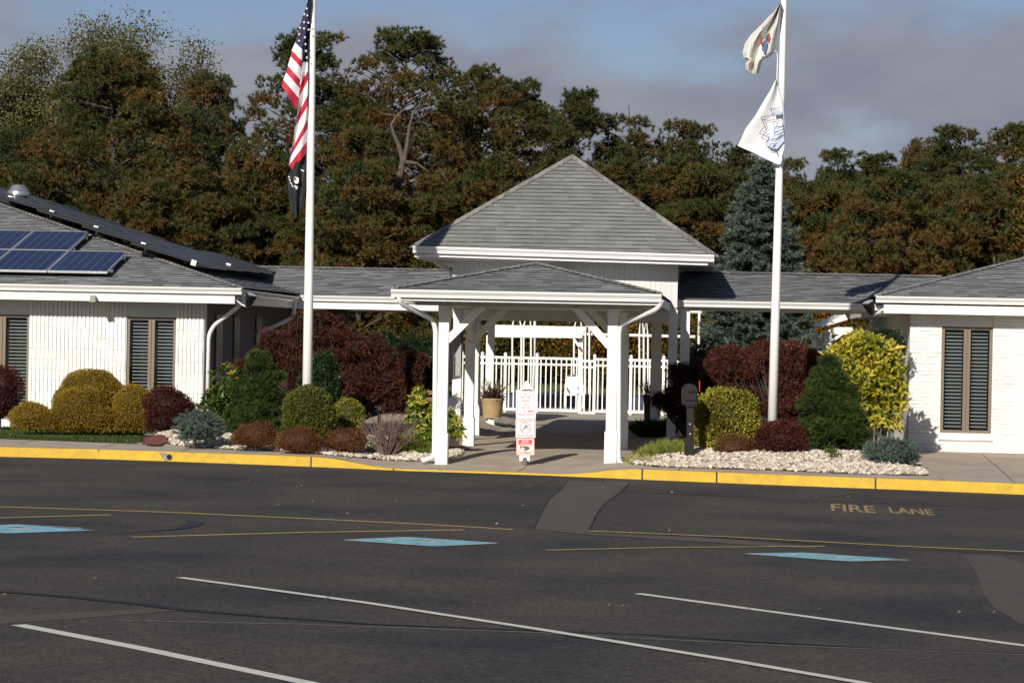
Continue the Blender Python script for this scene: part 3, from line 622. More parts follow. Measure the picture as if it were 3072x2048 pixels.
# hipped roof
mR = .276; e0 = bW-ov-.06; ar = aF+.09; zr = zgt+.01; T = 9.0
def L_roof(a, b): return min(zr+mR*(b-e0), zr+mR*(ar-a))
c0 = B(ar, e0, zr); top = B(ar-T, e0+T, zr+mR*T); m = MB()
shingled(m, [B(ar-24, e0, zr), c0, top, B(ar-24, e0+T, zr+mR*T)])
shingled(m, [c0, B(ar, e0+17, zr), B(ar-T, e0+17, zr+mR*T), top])
cap_line(m, c0, top, -V*.98+Vector((0, 0, -mR)), U*.98+Vector((0, 0, -mR)), .13)
m.build('roof', [M['shingle'], M['ridgecap'], M['shshadow']], LBD)
P = [B(A_(740, 905, bW-.35), bW-.35, zs+.08), B(A_(736, 918, bW-.35), bW-.35, zs-.03), B(A_(632, 968, bW+.06), bW+.06, Z_(632, 968, bW)), B(A_(622, 1010, bW+.06), bW+.06, Z_(622, 1010, bW)), B(A_(620, 1010, bW+.06)+.0, bW+.06, .25)]
downspout(LBD, smooth_path([B(aF+.07, bW-ov+.25, zgt-.1), B(aF+.06, bW-ov+.3, zs-.02), B(aC+.16, bW+.12, zs-.42), B(aC+.06, bW+.14, zs-.62), B(aC+.06, bW+.14, .25)], .12), .042)
downspout(LBD, smooth_path([B(aF+.07, bW+5.6, zgt-.12), B(aF+.06, bW+5.6, zs-.2), B(aC+.2, bW+5.2, zs-.50), B(aC+.06, bW+5.2, zs-.55), B(aC+.06, bW+5.2, .25)], .12), .042)
# ---- solar panels on the front slope
nrm = (V*(-mR) + Vector((0, 0, 1))).normalized(); upv = (V + Vector((0, 0, mR))).normalized()
def hit(px, py, p0, n):
    d = ray(px, py); t = (p0-CAM).dot(n)/d.dot(n); return CAM + d*t
p0 = c0 + nrm*.15
def solar_panel(org, lbl,  ex=U, ey=upv, nn=nrm, w_=1.04, h_=1.62, grp=None, cells='solar', clampit=True):
    t = thing('solar_panel', org, lbl, 'solar panel', grp); m = MB(); th = .045
    def bx(u0, u1, v0, v1, w0_, w1_, mi=0): m.hexa([org+ex*a+ey*b+nn*c for c in (w0_, w1_) for a, b in ((u0, v0), (u1, v0), (u1, v1), (u0, v1))], mi)
    e_ = .013; bx(0, w_, 0, e_, -th, 0); bx(0, w_, h_-e_, h_, -th, 0); bx(0, e_, e_, h_-e_, -th, 0); bx(w_-e_, w_, e_, h_-e_, -th, 0)
    m.build('panel_frame', M['black' if cells != 'solar' else 'alu'], t); m = MB()
    bx(e_, w_-e_, e_, h_-e_, -.02, -.004); m.build('cells', M[cells], t); m = MB()
    for v_ in (.32, h_-.32): m = MB(); bx(.01, w_+.03, v_-.02, v_+.02, -.10, -th, 0); m.build('mounting_rail', M['alu' if cells == 'solar' else 'black'], t)
    if cells != 'solar' and clampit: m = MB(); bx(-.06, .0, .28, .38, -.09, .015); m.build('clamp', M['signwhite'], t)
    return t
BLp = hit(143, 811, p0, nrm); BRp = hit(315, 820, p0, nrm); TLp = hit(208, 751, p0, nrm)
pw = (BRp-BLp).dot(U); ph = (TLp-BLp).dot(upv); print('panel', pw, ph)
grp = 'blue solar panels on the left roof'
base = BLp
lab = ['blue solar panel lowest and farthest right on the left roof', 'blue solar panel in the lower row, left of the end panel', 'blue solar panel in the lower row cut by the photo edge', 'blue solar panel at the right end of the upper row', 'blue solar panel second from the right in the upper row', 'blue solar panel in the upper row cut by the photo edge']
k = 0
off = (hit(38, 745, p0, nrm)-BLp).dot(U)
for r_, start, cnt in ((0, 0, 3), (1, off, 3)):
    for c in range(cnt): solar_panel(base + U*(start - c*(pw+.02)) + upv*(r_*(ph+.02)), lab[k], w_=pw, h_=ph, grp=grp); k += 1
# black panels on the side slope, seen almost edge on over the hip
n2 = (U*mR + Vector((0, 0, 1))).normalized(); up2 = (-U + Vector((0, 0, mR))).normalized(); M['blackcells'] = M['black']
k = 0
words = ['first', 'second', 'third', 'fourth', 'fifth']
for j in range(5):
  for i in range(3 if j else 5):
    q = c0 + V*(1.75+j*1.62+i*1.68) + up2*(1.0+j*1.45) + n2*(.19+.02*i)
    solar_panel(q, 'black edge-on panel beyond the left hip, %s row up, %s back' % (words[j], words[i]), ex=V, ey=up2, nn=n2, w_=1.60, h_=1.66, grp='black solar panels beyond the hip', cells='blackcells', clampit=(i == 0 or (j == 0 and i == 2)))
# ---- vent behind the ridge
Yv = 58; c = at(55, 600, Yv); c.z = 2.4; t = thing('roof_vent', c, 'silver spun metal exhaust vent above the left roof', 'roof vent'); zz = lambda py: at(55, py, Yv).z
s_ = Yv/F_PX; m = MB(); m.lathe((c.x, c.y, 0), [(.24, zz(591)), (.255, zz(588)), (.255, zz(577)), (.22, zz(572)), (.155, zz(559)), (.13, zz(555)), (.02, zz(554))], 24); m.build('hood', M['metal'], t, smooth=True)
m = MB(); m.lathe((c.x-.02, c.y, 0), [(.20, zz(604)), (.20, zz(592)), (.10, zz(590))], 16, 1); m.lathe((c.x-.04, c.y, 0), [(.27, zz(603)), (.28, zz(597)), (.2, zz(594))], 16, 0); m.build('collar', [M['white'], M['black']], t)
m = MB(); m.box(c.x-.2, c.x+.42, c.y-.3, c.y+.3, 3.2, zz(604)); m.build('curb_box', M['brownpot'], t)
m = MB(); q0 = at(-60, 590, 56.5); q1 = at(34, 613, 56.5); m.beam(q0, q1, .3, .14); o = m.build('ridge_duct', M['white']); tag(o, 'short white duct lying on the ridge beside the silver vent', 'duct')
# ---- fittings
def floodlight(p, aim, lbl):
    t = thing('floodlight', p, lbl, 'floodlight', 'black floodlights at the eave corners'); aim = Vector(aim).normalized(); m = MB(); n = 14; s = aim.orthogonal().normalized(); c = aim.cross(s)
    prof = [(.02, -.26), (.05, -.25), (.075, -.18), (.105, -.05), (.115, 0), (.105, .012)]; P = p + Vector((0, 0, 0)); i0 = 0
    for r, h in prof:
        for j in range(n): a = 2*math.pi*j/n; m.v.append(tuple(P - aim*(h+.06)*-1 + (s*math.cos(a)+c*math.sin(a))*r))
    for k_ in range(len(prof)-1):
        for j in range(n): a = k_*n+j; b_ = k_*n+(j+1) % n; m.f.append((a, b_, b_+n, a+n)); m.m.append(0)
    m.f.append(tuple(range(n))); m.m.append(0); m.build('lamp_head', M['black'], t, smooth=True)
    m = MB(); e = p+aim*.065
    m.face([e + (s*math.cos(2*math.pi*j/n)+c*math.sin(2*math.pi*j/n))*.10 for j in range(n)]); m.build('lens', M['alu'], t); return t
def flood(px, py, b, dirx, lbl, wallp):
    a, z = onb(px, py, b); p = B(a, b, z); t = floodlight(p, (dirx*.35, -.25, .9), lbl); m = MB(); lo = p - Vector((dirx*.35, -.25, .9)).normalized()*.2
    m.tube([lo, (lo+Vector(wallp))/2 + Vector((0, 0, -.02)), wallp], .018, 8); m.tube([wallp, Vector(wallp)+Vector((-dirx*.04, 0, 0))], .05, 10); m.build('arm', M['alu'], t)
flood(752, 892, bW-ov+.05, 1, 'black floodlight at the corner of the left building eave', B(aF+.02, bW-ov+.12, zs+.06))
a, z = onb(280, 893, bW-ov-.06); m = MB()
pts = [(-.058, -.055), (.058, -.055), (.045, .045), (.025, .06), (-.025, .06), (-.045, .045)]
m.prism([B(a+x*1.05, bW-ov-.13, z-.02+y_*1.1) for x, y_ in pts], V*.128); o = m.build('eave_lamp', M['lampmetal']); tag(o, 'small grey lamp fixed on the white fascia above the ribbed wall', 'lamp')

# ================================================================ RIGHT BUILDING
bV = 6.39; aD = A_(2728, 1100, bV); zs2 = Z_(2850, 943, bV-.45); zf2 = Z_(2850, 917, bV-.45); zg2 = Z_(2850, 892, bV-.56); aF2 = A_(2652, 925, bV-.45); aG2 = A_(2628, 890, bV-.55)
RBD = thing('brick_building', B(aD+5, bV+4, .15), 'white painted brick building with louvred window, at the right edge', 'building')
wa = (A_(2824, 1100, bV), A_(2977, 1100, bV)); wz = (Z_(2900, 1299, bV), Z_(2900, 980, bV)); m = MB()
def seg2(a0, a1, z0, z1, br=True):
    m.fbox(a0, a1, bV, bV+.2, z0, z1)
    if br: brick_wall(m, a0, a1, z0, z1, bV)
seg2(aD, wa[0], GZ, zs2); seg2(wa[1], wa[1]+1.9, GZ, zs2); seg2(wa[0], wa[1], GZ, wz[0]); seg2(wa[1]+1.9, wa[1]+9, GZ, zs2, False)
m.fbox(aD, aD+.2, bV+.2, bV+13, GZ, zs2); m.fbox(aD+.2, wa[1]+9, bV+12.8, bV+13, GZ, zs2)
m.fbox(wa[0]-.03, wa[1]+.03, bV-.045, bV-.002, wz[0]-.13, wz[0]); m.build('wall', M['block'], RBD)
m = MB(); m.fbox(wa[0], wa[1], bV+.012, bV+.18, wz[1], zs2); m.build('header_panel', M['panelgrey'], RBD)
window(RBD, wa[0], wa[1], wz[0], wz[1], bV)
m = MB(); m.fbox(aF2, aF2+14, bV-.45, bV-.41, zs2, zf2); m.build('fascia', M['white'], RBD); m = MB(); m.fbox(aF2, aF2+.04, bV-.41, bV+12, zs2, zf2); m.build('fascia', M['white'], RBD)
m = MB(); m.fbox(aF2+.04, aF2+14, bV-.41, bV, zs2+.01, zs2+.04); m.fbox(aF2+.04, aD, bV, bV+12, zs2+.01, zs2+.04); m.build('soffit', M['panelgrey'], RBD)
m = MB(); gutter(m, B(aG2, bV-.45, zg2), B(aF2+14, bV-.45, zg2), -V); m.build('gutter', M['gutter'], RBD)
ar2 = aF2-.12; e2 = bV-.51; c2 = B(ar2, e2, zg2+.01); T2 = 9; t2 = B(ar2+T2, e2+T2, zg2+mR*T2); m = MB()
shingled(m, [c2, B(ar2+24, e2, zg2+.01), B(ar2+24, e2+T2, zg2+mR*T2), t2]); shingled(m, [c2, t2, B(ar2+T2, e2+20, zg2+mR*T2), B(ar2, e2+20, zg2+.01)])
cap_line(m, c2, t2, -V*.98+Vector((0, 0, -mR)), -U*.98+Vector((0, 0, -mR)), .13)
m.build('roof', [M['shingle'], M['ridgecap'], M['shshadow']], RBD)
flood(2607, 915, bV-.40, -1, 'black floodlight at the corner of the right building eave', B(aF2-.02, bV-.30, zs2+.07))

# ================================================================ COVERED WALKWAYS
def walkway(lbl, bE, x0p, x1p, eave_px, fas_px, ridge_px, rb, colpx, g0=None, g1=None):
    a0 = A_(x0p, 900, bE); ag = A_(g0 or x0p, 900, bE); ah = A_(g1 or x1p, 900, bE); a1 = A_(x1p, 900, bE); zE = Z_(*eave_px, bE-.11); zF = Z_(*fas_px, bE); zR = Z_(*ridge_px, bE+rb); t = thing('covered_walkway', B((a0+a1)/2, bE+rb, .17), lbl, 'walkway roof'); m = MB()
    shingled(m, [B(a0, bE-.05, zE), B(a1, bE-.05, zE), B(a1, bE+rb, zR), B(a0, bE+rb, zR)]); shingled(m, [B(a1, bE+2*rb, zE), B(a0, bE+2*rb, zE), B(a0, bE+rb, zR), B(a1, bE+rb, zR)])
    cap_line(m, B(a0, bE+rb, zR), B(a1, bE+rb, zR), -V*.98+Vector((0, 0, -.24)), V*.98+Vector((0, 0, -.24)), .13)
    m.build('roof', [M['shingle'], M['ridgecap'], M['shshadow']], t); m = MB(); gutter(m, B(ag, bE, zE-.01), B(ah, bE, zE-.01), -V); m.build('gutter', M['gutter'], t)
    m = MB(); m.fbox(ag, ah, bE, bE+.05, zF, zE-.02); m.build('fascia', M['white'], t); m = MB(); m.fbox(ag, ah, bE+2*rb-.1, bE+2*rb-.05, zF, zE-.02); m.build('fascia', M['white'], t)
    m = MB(); m.fbox(ag, ah, bE+.05, bE+2*rb-.1, zF+.03, zF+.06); m.build('soffit', M['panelgrey'], t)
    for cp, bb in colpx: m = MB(); a = A_(cp, 1000, bb); m.fbox(a-.09, a+.09, bb-.09, bb+.09, .1, zF+.03); m.build('post', M['white'], t)
    return t, zF, zE
WL, zF3, zE3 = walkway('grey shingled walkway roof between left building and canopy', 13.2, 520, 1372, (1040, 887), (1040, 927), (1040, 806), 2.5, (), g0=884)
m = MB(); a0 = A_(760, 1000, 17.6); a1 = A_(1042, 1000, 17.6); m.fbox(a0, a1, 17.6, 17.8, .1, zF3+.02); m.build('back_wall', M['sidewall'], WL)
WR, zF4, zE4 = walkway('grey shingled walkway roof between canopy and right building', 8.0, 2032, 2860, (2340, 905), (2340, 928), (2340, 822), 2.6, ((2055, 8.2), (2700, 12.8)), g1=2700)
m = MB(); a0 = A_(2600, 1000, 12.9); m.fbox(a0, a0+2.5, 12.8, 13.0, .1, 1.0); m.build('back_wall', M['white'], WR)
# ================================================================ ENTRANCE CANOPY
fL, fR = A_(1325, 1384, 0), A_(1831, 1401, 0); sL, sR = A_(1405, 1348, 4.3), A_(1866, 1358, 4.3)
gb = -.72; cgL, cgR = A_(1172, 868, gb-.1), A_(1985, 883, gb-.1); cz = (Z_(1172, 868, gb-.1)+Z_(1985, 883, gb-.1))/2
zb1 = Z_(1560, 900, -.05); zb0 = Z_(1560, 921, -.05)
CAN = thing('entrance_canopy', B(0, 3.6, .1), 'white timber porch canopy on posts with low grey hipped roof over the path', 'canopy')
def wpost(a, b, z1, w_=.15, sleeve=True, par=CAN, capz=.14):
    p = B(a, b); z0 = zg(p.x, p.y)-.02; m = MB(); h = w_/2
    m.fbox(a-h, a+h, b-h, b+h, z0, z1)
    if sleeve: m.fbox(a-h-.018, a+h+.018, b-h-.018, b+h+.018, z0, z0+.52); m.fbox(a-h-.012, a+h+.012, b-h-.012, b+h+.012, z1-capz, z1-.004)
    return m.build('post', M['white'], par, bevel=.006)
for a, b in ((fL, 0), (fR, 0), (sL, 4.3), (sR, 4.3)): wpost(a, b, zb0, .165)
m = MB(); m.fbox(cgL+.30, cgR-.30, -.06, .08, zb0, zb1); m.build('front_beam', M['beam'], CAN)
m = MB(); m.fbox(cgL+.30, cgR-.30, 4.2, 4.34, zb0+.003, zb1); m.build('cross_beam', M['white'], CAN)
for aa in ((fL+sL)/2, (fR+sR)/2): m = MB(); m.fbox(aa-.07, aa+.07, .08, 8.1, zb0+.006, zb1-.003); m.build('side_beam', M['white'], CAN)
def brace(p, q, w_=.12, par=CAN):
    m = MB(); m.beam(p, q, w_, w_, up=V); return m.build('brace', M['white'], par, bevel=.004)
brace(B(fL+.05, 0, zb0-.56), B(fL+.62, 0, zb0+.02)); brace(B(fR-.05, 0, zb0-.60), B(fR-.62, 0, zb0+.02))
brace(B(sL+.05, 4.3, zb0-.56), B(sL+.62, 4.3, zb0+.02)); brace(B(sR-.05, 4.3, zb0-.56), B(sR-.62, 4.3, zb0+.02))
def sbrace(a, b0, b1): m = MB(); m.beam(B(a, b0, zb0-.56), B(a, b1, zb0+.02), .12, .12, up=U); m.build('brace', M['white'], CAN)
sbrace(fL, .05, .62); sbrace(fR, .05, .62); sbrace(sL, 4.25, 3.68); sbrace(sR, 4.25, 3.68)
zc = cz+.01; bE_ = 8.6; hw = (cgR-cgL)/2+.0; mc = .235; acn = (cgL+cgR)/2
FL_, FR_ = B(cgL+.04, gb, zc), B(cgR-.04, gb, zc); AP = B(acn, gb+hw-.04, zc+mc*(hw-.04)); RB_ = B(acn, bE_, AP.z); m = MB()
shingled(m, [FL_, FR_, AP]); shingled(m, [FR_, B(cgR-.04, bE_, zc), RB_, AP]); shingled(m, [B(cgL+.04, bE_, zc), FL_, AP, RB_])
D1 = Vector((0, 0, -mc))
cap_line(m, FR_, AP, -V+D1, U+D1, .12); cap_line(m, FL_, AP, -V+D1, -U+D1, .12); cap_line(m, AP, RB_, U+D1, -U+D1, .12)
m.build('roof', [M['shingle'], M['ridgecap'], M['shshadow']], CAN)
m = MB(); gutter(m, B(cgL, gb+.02, cz), B(cgR, gb+.02, cz), -V, h=.12); m.build('gutter', M['gutter'], CAN)
m = MB(); m.fbox(cgL+.05, cgR-.05, gb+.022, gb+.05, zb1-.05, cz-.02); m.fbox(cgR-.08, cgR-.05, gb+.05, bE_, zb1-.05, cz-.02); m.fbox(cgL+.05, cgL+.08, gb+.05, bE_, zb1-.05, cz-.02); m.build('fascia', M['white'], CAN)
m = MB(); m.fbox(cgL+.08, cgR-.08, gb+.05, bE_, zb1+.002, zb1+.03); m.build('ceiling', M['panelgrey'], CAN)
zg0 = zg(B(fL, 0).x, B(fL, 0).y)
def dpath(pl, b): return [B(*((A_(x, y, bb), bb, Z_(x, y, bb)))) for x, y, bb in pl]
downspout(CAN, smooth_path(dpath([(1196, 889, gb+.0), (1203, 912, gb+.06), (1296, 956, -.05), (1307, 985, -.03), (1303, 1360, -.03), (1298, 1373, -.06), (1265, 1381, -.15)], 0), .13), .042)
downspout(CAN, smooth_path(dpath([(1985, 898, gb+.0), (1976, 925, gb+.06), (1866, 972, -.05), (1857, 990, -.03), (1855, 1375, -.03), (1862, 1392, -.06), (1903, 1398, -.15)], 0), .13), .042)
for k in range(9):      # string of small bulbs along the beam
    px = 1331 + k*58.3; a, z = onb(px, 904+px*.006-8, -.09); m = MB(); c = B(a, -.09, z); m.lathe((c.x, c.y, c.z), [(.006, -.026), (.02, -.018), (.026, 0), (.02, .02), (.01, .03)], 10); m.build('bulb', M['signwhite'], CAN, smooth=True)
m = MB(); m.tube([B(A_(1325, 899, -.09), -.085, Z_(1325, 899, -.09)), B(A_(1560, 901, -.09), -.085, Z_(1560, 901, -.09)-.005), B(A_(1815, 905, -.09), -.085, Z_(1815, 905, -.09))], .006, 5); m.tube([B(A_(1740, 908, -.09), -.1, Z_(1740, 909, -.09)), B(A_(1813, 911, -.09), -.1, Z_(1813, 911, -.09))], .02, 6); m.build('light_cable', M['alu'], CAN)

# ================================================================ ENTRANCE HALL with steep hipped roof
hb = 7.55; hL, hR = A_(1360, 850, hb), A_(2030, 850, hb); gh = hb-.62; hgL, zL = onb(1238, 738, gh-.1); hgR, zR_ = onb(2143, 765, gh-.1)
HAL = thing('entrance_hall', B((hL+hR)/2, hb+2.4, .17), 'tall hall with steep grey hipped roof and vertical board walls behind the porch canopy', 'building')
dep = 4.9
m = MB(); zt = min(zL, zR_)-.1; zlo = zb1+.02
n = round((hR-hL)/.10); pw_ = (hR-hL)/n
for k in range(n): m.fbox(hL+k*pw_+.004, hL+(k+1)*pw_-.004, hb-.012, hb, zlo, zt)
m.fbox(hL, hR, hb, hb+.12, zlo, zt); m.fbox(hL, hL+.12, hb+.12, hb+dep, zlo, zt); m.fbox(hR-.12, hR, hb+.12, hb+dep, zlo, zt); m.fbox(hL, hR, hb+dep, hb+dep+.1, zlo, zt); m.fbox(hL-.02, hL+.03, hb-.02, hb, zlo, zt); m.fbox(hR-.03, hR+.02, hb-.02, hb, zlo, zt)
m.build('wall', M['siding'], HAL)
m = MB(); m.fbox(hL, hR, hb, hb+dep, zlo-.04, zlo-.001); m.build('ceiling', M['panelgrey'], HAL)
def tl(a, z): return z + (zR_-zL)*(a-hgL)/(hgR-hgL)      # the eave runs slightly out of level
Wd = hgR-hgL; apz = Z_(1717, 468, gh+Wd/2); rl = .1; am = (A_(1717, 468, gh+Wd/2))
e = [B(hgL, gh, zL+.01), B(hgR, gh, zR_+.01), B(hgR, gh+Wd, zR_+.01), B(hgL, gh+Wd, zL+.01)]; ap = B(am, gh+Wd/2, apz); m = MB()
for i in range(4): shingled(m, [e[i], e[(i+1) % 4], ap], t=.015)
sl = (apz-zL)/(Wd/2); Ds = Vector((0, 0, -sl))
dirs = [(-V+Ds, -U+Ds), (-V+Ds, U+Ds), (V+Ds, U+Ds), (V+Ds, -U+Ds)]
for i in range(4): cap_line(m, e[i], ap, dirs[i][0].normalized(), dirs[i][1].normalized(), .17, .17)
m.build('roof', [M['shinglehall'], M['ridgecap'], M['shshadow']], HAL)
m = MB(); gutter(m, B(hgL, gh, zL), B(hgR, gh, zR_), -V, h=.125); m.build('gutter', M['gutter'], HAL)
m = MB(); lo = .19; m.hexa([B(hgL+.25, gh+.01, zL-lo), B(hgR-.12, gh+.01, zR_-lo), B(hgR-.12, gh+.05, zR_-lo), B(hgL+.25, gh+.05, zL-lo), B(hgL+.25, gh+.01, zL-.13), B(hgR-.12, gh+.01, zR_-.13), B(hgR-.12, gh+.05, zR_-.13), B(hgL+.25, gh+.05, zL-.13)])
m.fbox(hgL+.02, hgR-.02, gh+.051, gh+.09, min(zL, zR_)-.13, min(zL, zR_)-.01); m.fbox(hgR-.06, hgR-.02, gh+.09, gh+Wd-.02, zR_-.15, zR_-.02); m.fbox(hgL+.02, hgL+.06, gh+.09, gh+Wd-.02, zL-.15, zL-.02)
m.build('fascia', M['white'], HAL)
m = MB(); m.fbox(hgL+.06, hgR-.06, gh+.09, gh+Wd-.05, min(zL, zR_)-.16, min(zL, zR_)-.131); m.build('soffit', M['panelgrey'], HAL)
downspout(HAL, smooth_path([B(hgL+.32, gh+.75, zL-.1), B(hgL+.33, gh+.8, zL-.3), B(hL-.06, gh+.9, zL-.42), B(hL-.05, gh+.9, zlo+.2)], .1), .04)
0 and downspout(HAL, smooth_path([B(hgR-.2, gh+.75, zR_-.1), B(hgR-.2, gh+.8, zR_-.55), B(hR+.3, gh+.9, zR_-.75)], .1), .035)
for px, bb, w_ in ((1372, 7.65, .17), (2017, 7.65, .17), (1472, 12.3, .14), (1968, 11.2, .20), (1428, 8.1, .15)): wpost(A_(px, 1100, bb), bb, zlo-.04, w_, px in (1428,), HAL)
for b_ in (7.58, 12.25): m = MB(); m.fbox(hL, hR, b_, b_+.14, zlo-.28, zlo-.041); m.build('header_beam', M['white'], HAL)

# ---- notice board in the left side of the passage
p = B(fL-.28, 5.6); t = thing('notice_board', (p.x, p.y, .2), 'glazed notice board on a grey post at the left of the passage', 'notice board'); aN = A_(1357, 1080, 5.6)
m = MB(); z0, z1 = 1.32, 2.25
m.fbox(aN-.04, aN+.03, 5.5, 5.6, z0, z1); m.fbox(aN-.04, aN+.03, 7.0, 7.1, z0, z1); m.fbox(aN-.04, aN+.03, 5.6, 7.0, z0, z0+.06); m.fbox(aN-.04, aN+.03, 5.6, 7.0, z1-.06, z1); m.build('case_frame', M['black'], t)
m = MB(); m.fbox(aN-.03, aN-.01, 5.6, 7.0, z0+.06, z1-.06); m.build('backing', M['dark'], t)
m = MB(); m.face([B(aN+.02, 5.6, z0+.06), B(aN+.02, 7.0, z0+.06), B(aN+.02, 7.0, z1-.06), B(aN+.02, 5.6, z1-.06)]); m.build('glass', M['glass'], t)
m = MB(); m.fbox(aN-.12, aN-.045, 5.46, 5.56, .1, 2.3); m.build('post', M['panelgrey'], t)

# ================================================================ FLAGPOLES AND FLAGS
YP = 42.3; YQ = 42.0
def flagpole(pxb, pyb, pxt, Yp, r0, r1, lbl, H_=11.5):
    b_ = at(pxb, pyb, Yp); tp = at(pxt, 0, Yp); d = (tp-b_)/(tp.z-b_.z); g = zg(b_.x, b_.y); base = b_ + d*(g-b_.z); rr = lambda z: r0 + (r1-r0)*(z-1)/7.0
    t = thing('flagpole', base, lbl, 'flagpole', 'white flagpoles'); m = MB(); hs = [g-.1, 3, 6, 9, H_]; m.tube([b_+d*(h-b_.z) for h in hs], [max(.03, rr(h)) for h in hs], 20); m.build('shaft', M['pole'], t, smooth=True)
    q = b_+d*(H_-b_.z); m = MB(); m.lathe(tuple(q), [(.04, 0), (.05, .03), (.07, .06), (.09, .12), (.07, .18), (.02, .21)], 16); m.build('finial', M['alu'], t, smooth=True)
    return lambda px, py, off=0: at(px, py, Yp+off)
PL = flagpole(922, 1157, 939, YP, .085, .052, 'white flagpole left of the canopy, flying the striped flag')
PR = flagpole(2317, 1272, 2352, YQ, .080, .050, 'leaning white flagpole right of the canopy, flying two pale flags')
def ladder(mb, P, pairs, mats, n=10, amp=.05, waves=2.0, off=-.06, sub=3, phase=0):
    for i in range(len(pairs)-1):
        (l0, r0), (l1, r1) = pairs[i], pairs[i+1]
        for s in range(sub):
            for k in range(n):
                c = []
                for (ss, kk) in ((s, k), (s, k+1), (s+1, k+1), (s+1, k)):
                    v = ss/sub; u = kk/n; x = (l0[0]*(1-v)+l1[0]*v)*(1-u) + (r0[0]*(1-v)+r1[0]*v)*u; y = (l0[1]*(1-v)+l1[1]*v)*(1-u) + (r0[1]*(1-v)+r1[1]*v)*u
                    c.append(P(x, y, off + amp*math.sin(u*waves*math.pi+phase+y*.012)))
                mb.face(c[::-1], mats[i])
m = MB(); T_ = 2.377; cv = lambda x, y: (830+x/T_, y/T_)
Ap = [((925, -30), (931, -30))] + [(cv(*a), cv(*b)) for a, b in (((222, 12), (240, 14)), ((165, 190), (205, 240)), ((132, 305), (183, 355)), ((108, 360), (181, 435)), ((100, 405), (174, 485)), ((80, 470), (168, 570)), ((68, 520), (164, 630)), ((48, 570), (157, 700)), ((35, 615), (142, 775)))]
ladder(m, PL, Ap, [2, 2, 2, 1, 0, 1, 0, 1, 0], 8, .045, 1.2, -.14)
Bp = [((929, -30), (934, -30))] + [(cv(*a), cv(*b)) for a, b in (((236, 12), (252, 14)), ((203, 240), (234, 240)), ((178, 440), (222, 445)), ((165, 612), (222, 505)), ((163, 690), (222, 575)), ((143, 840), (222, 675)), ((130, 910), (222, 755)), ((108, 1065), (220, 850)), ((95, 1125), (218, 920)), ((86, 1180), (215, 1010)), ((108, 1210), (212, 1095)))]
ladder(m, PL, Bp, [2, 2, 2, 1, 0, 1, 0, 1, 0, 1, 0], 10, .05, 2.3, -.07, phase=1)
for sx, sy in ((213, 62), (218, 112), (197, 103), (226, 163), (195, 160), (166, 200), (195, 205), (228, 213), (161, 245), (201, 268), (160, 292), (205, 316), (209, 365), (215, 412)):
    x, y = cv(sx, sy); pts = []
    for k in range(10): r_ = 4.6 if k % 2 == 0 else 1.9; an = -math.pi/2+k*math.pi/5; pts.append(PL(x+r_*.8*math.cos(an), y+r_*math.sin(an), -.215))
    m.face(pts[::-1], 1)
o = m.build('flag', [M['flagred'], M['flagwhite'], M['flagblue']]); tag(o, 'red and white striped flag with starred navy canton hanging limp on the left pole', 'flag')
m = MB(); ladder(m, PL, [((868, 500), (919, 462)), ((856, 530), (918, 500)), ((860, 570), (917, 560)), ((872, 620), (912, 610)), ((884, 655), (900, 650))], [0]*4, 10, .05, 3, -.05)
m.face([PL(x, y, -.12) for x, y in ((881, 533), (887, 530), (896, 534), (896, 548), (891, 552), (885, 549), (882, 544))][::-1], 1); m.face([PL(x, y, -.125) for x, y in ((881, 534), (886, 531), (888, 538), (884, 544))][::-1], 0)
for a_, b_ in (((882, 556), (893, 560)), ((865, 528), (870, 531)), ((867, 536), (872, 540)), ((870, 545), (876, 550)), ((874, 552), (880, 560)), ((903, 508), (912, 512)), ((886, 562), (892, 565))):
    m.face([PL(a_[0], a_[1], -.12), PL(b_[0], b_[1], -.12), PL(b_[0], b_[1]+3.4, -.12), PL(a_[0], a_[1]+3.4, -.12)], 1)
o = m.build('flag', [M['flagblack'], M['flagwhite']]); tag(o, 'black flag with a white disc emblem hanging below the striped flag', 'flag')
m = MB(); T2_ = 5.228; cw = lambda x, y: (2200+x/T2_, 220+y/T2_)
Wp = [(cw(*a), cw(*b)) for a, b in (((655, 115), (690, 118)), ((580, 270), (705, 270)), ((440, 500), (728, 455)), ((330, 690), (750, 640)), ((190, 870), (775, 850)), ((120, 1040), (795, 1000)), ((65, 1135), (802, 1100)), ((190, 1192), (795, 1180)), ((330, 1250), (765, 1290)), ((500, 1340), (760, 1360)), ((700, 1430), (740, 1430)))]
ladder(m, PR, Wp, [0]*10, 12, .05, 1.5, -.16, 2)
Fp = [(cw(*a), cw(*b)) for a, b in (((698, 200), (704, 210)), ((718, 320), (745, 330)), ((730, 455), (787, 455)), ((750, 640), (797, 640)), ((775, 850), (803, 870)), ((795, 1000), (806, 1060)))]
ladder(m, PR, Fp, [0]*5, 5, .02, 1, -.10, 2)
def stroke(pts, w_, mi, off=-.235, P=PR, cc=cw):
    q = [cc(*p) for p in pts]
    for i in range(len(q)-1):
        dx, dy = q[i+1][0]-q[i][0], q[i+1][1]-q[i][1]; l_ = math.hypot(dx, dy); nx, ny = -dy/l_*w_/2, dx/l_*w_/2; ex, ey = dx/l_*w_*.3, dy/l_*w_*.3
        m.face([P(q[i][0]+nx-ex, q[i][1]+ny-ey, off), P(q[i+1][0]+nx+ex, q[i+1][1]+ny+ey, off), P(q[i+1][0]-nx+ex, q[i+1][1]-ny+ey, off), P(q[i][0]-nx-ex, q[i][1]-ny-ey, off)], mi)
blob = [(545, 995), (640, 975), (640, 900), (700, 800), (760, 790), (785, 900), (800, 1060), (740, 1130), (700, 1180), (640, 1195), (560, 1150), (520, 1090), (540, 1050)]
m.face([PR(*cw(x, y), -.228) for x, y in blob], 2)
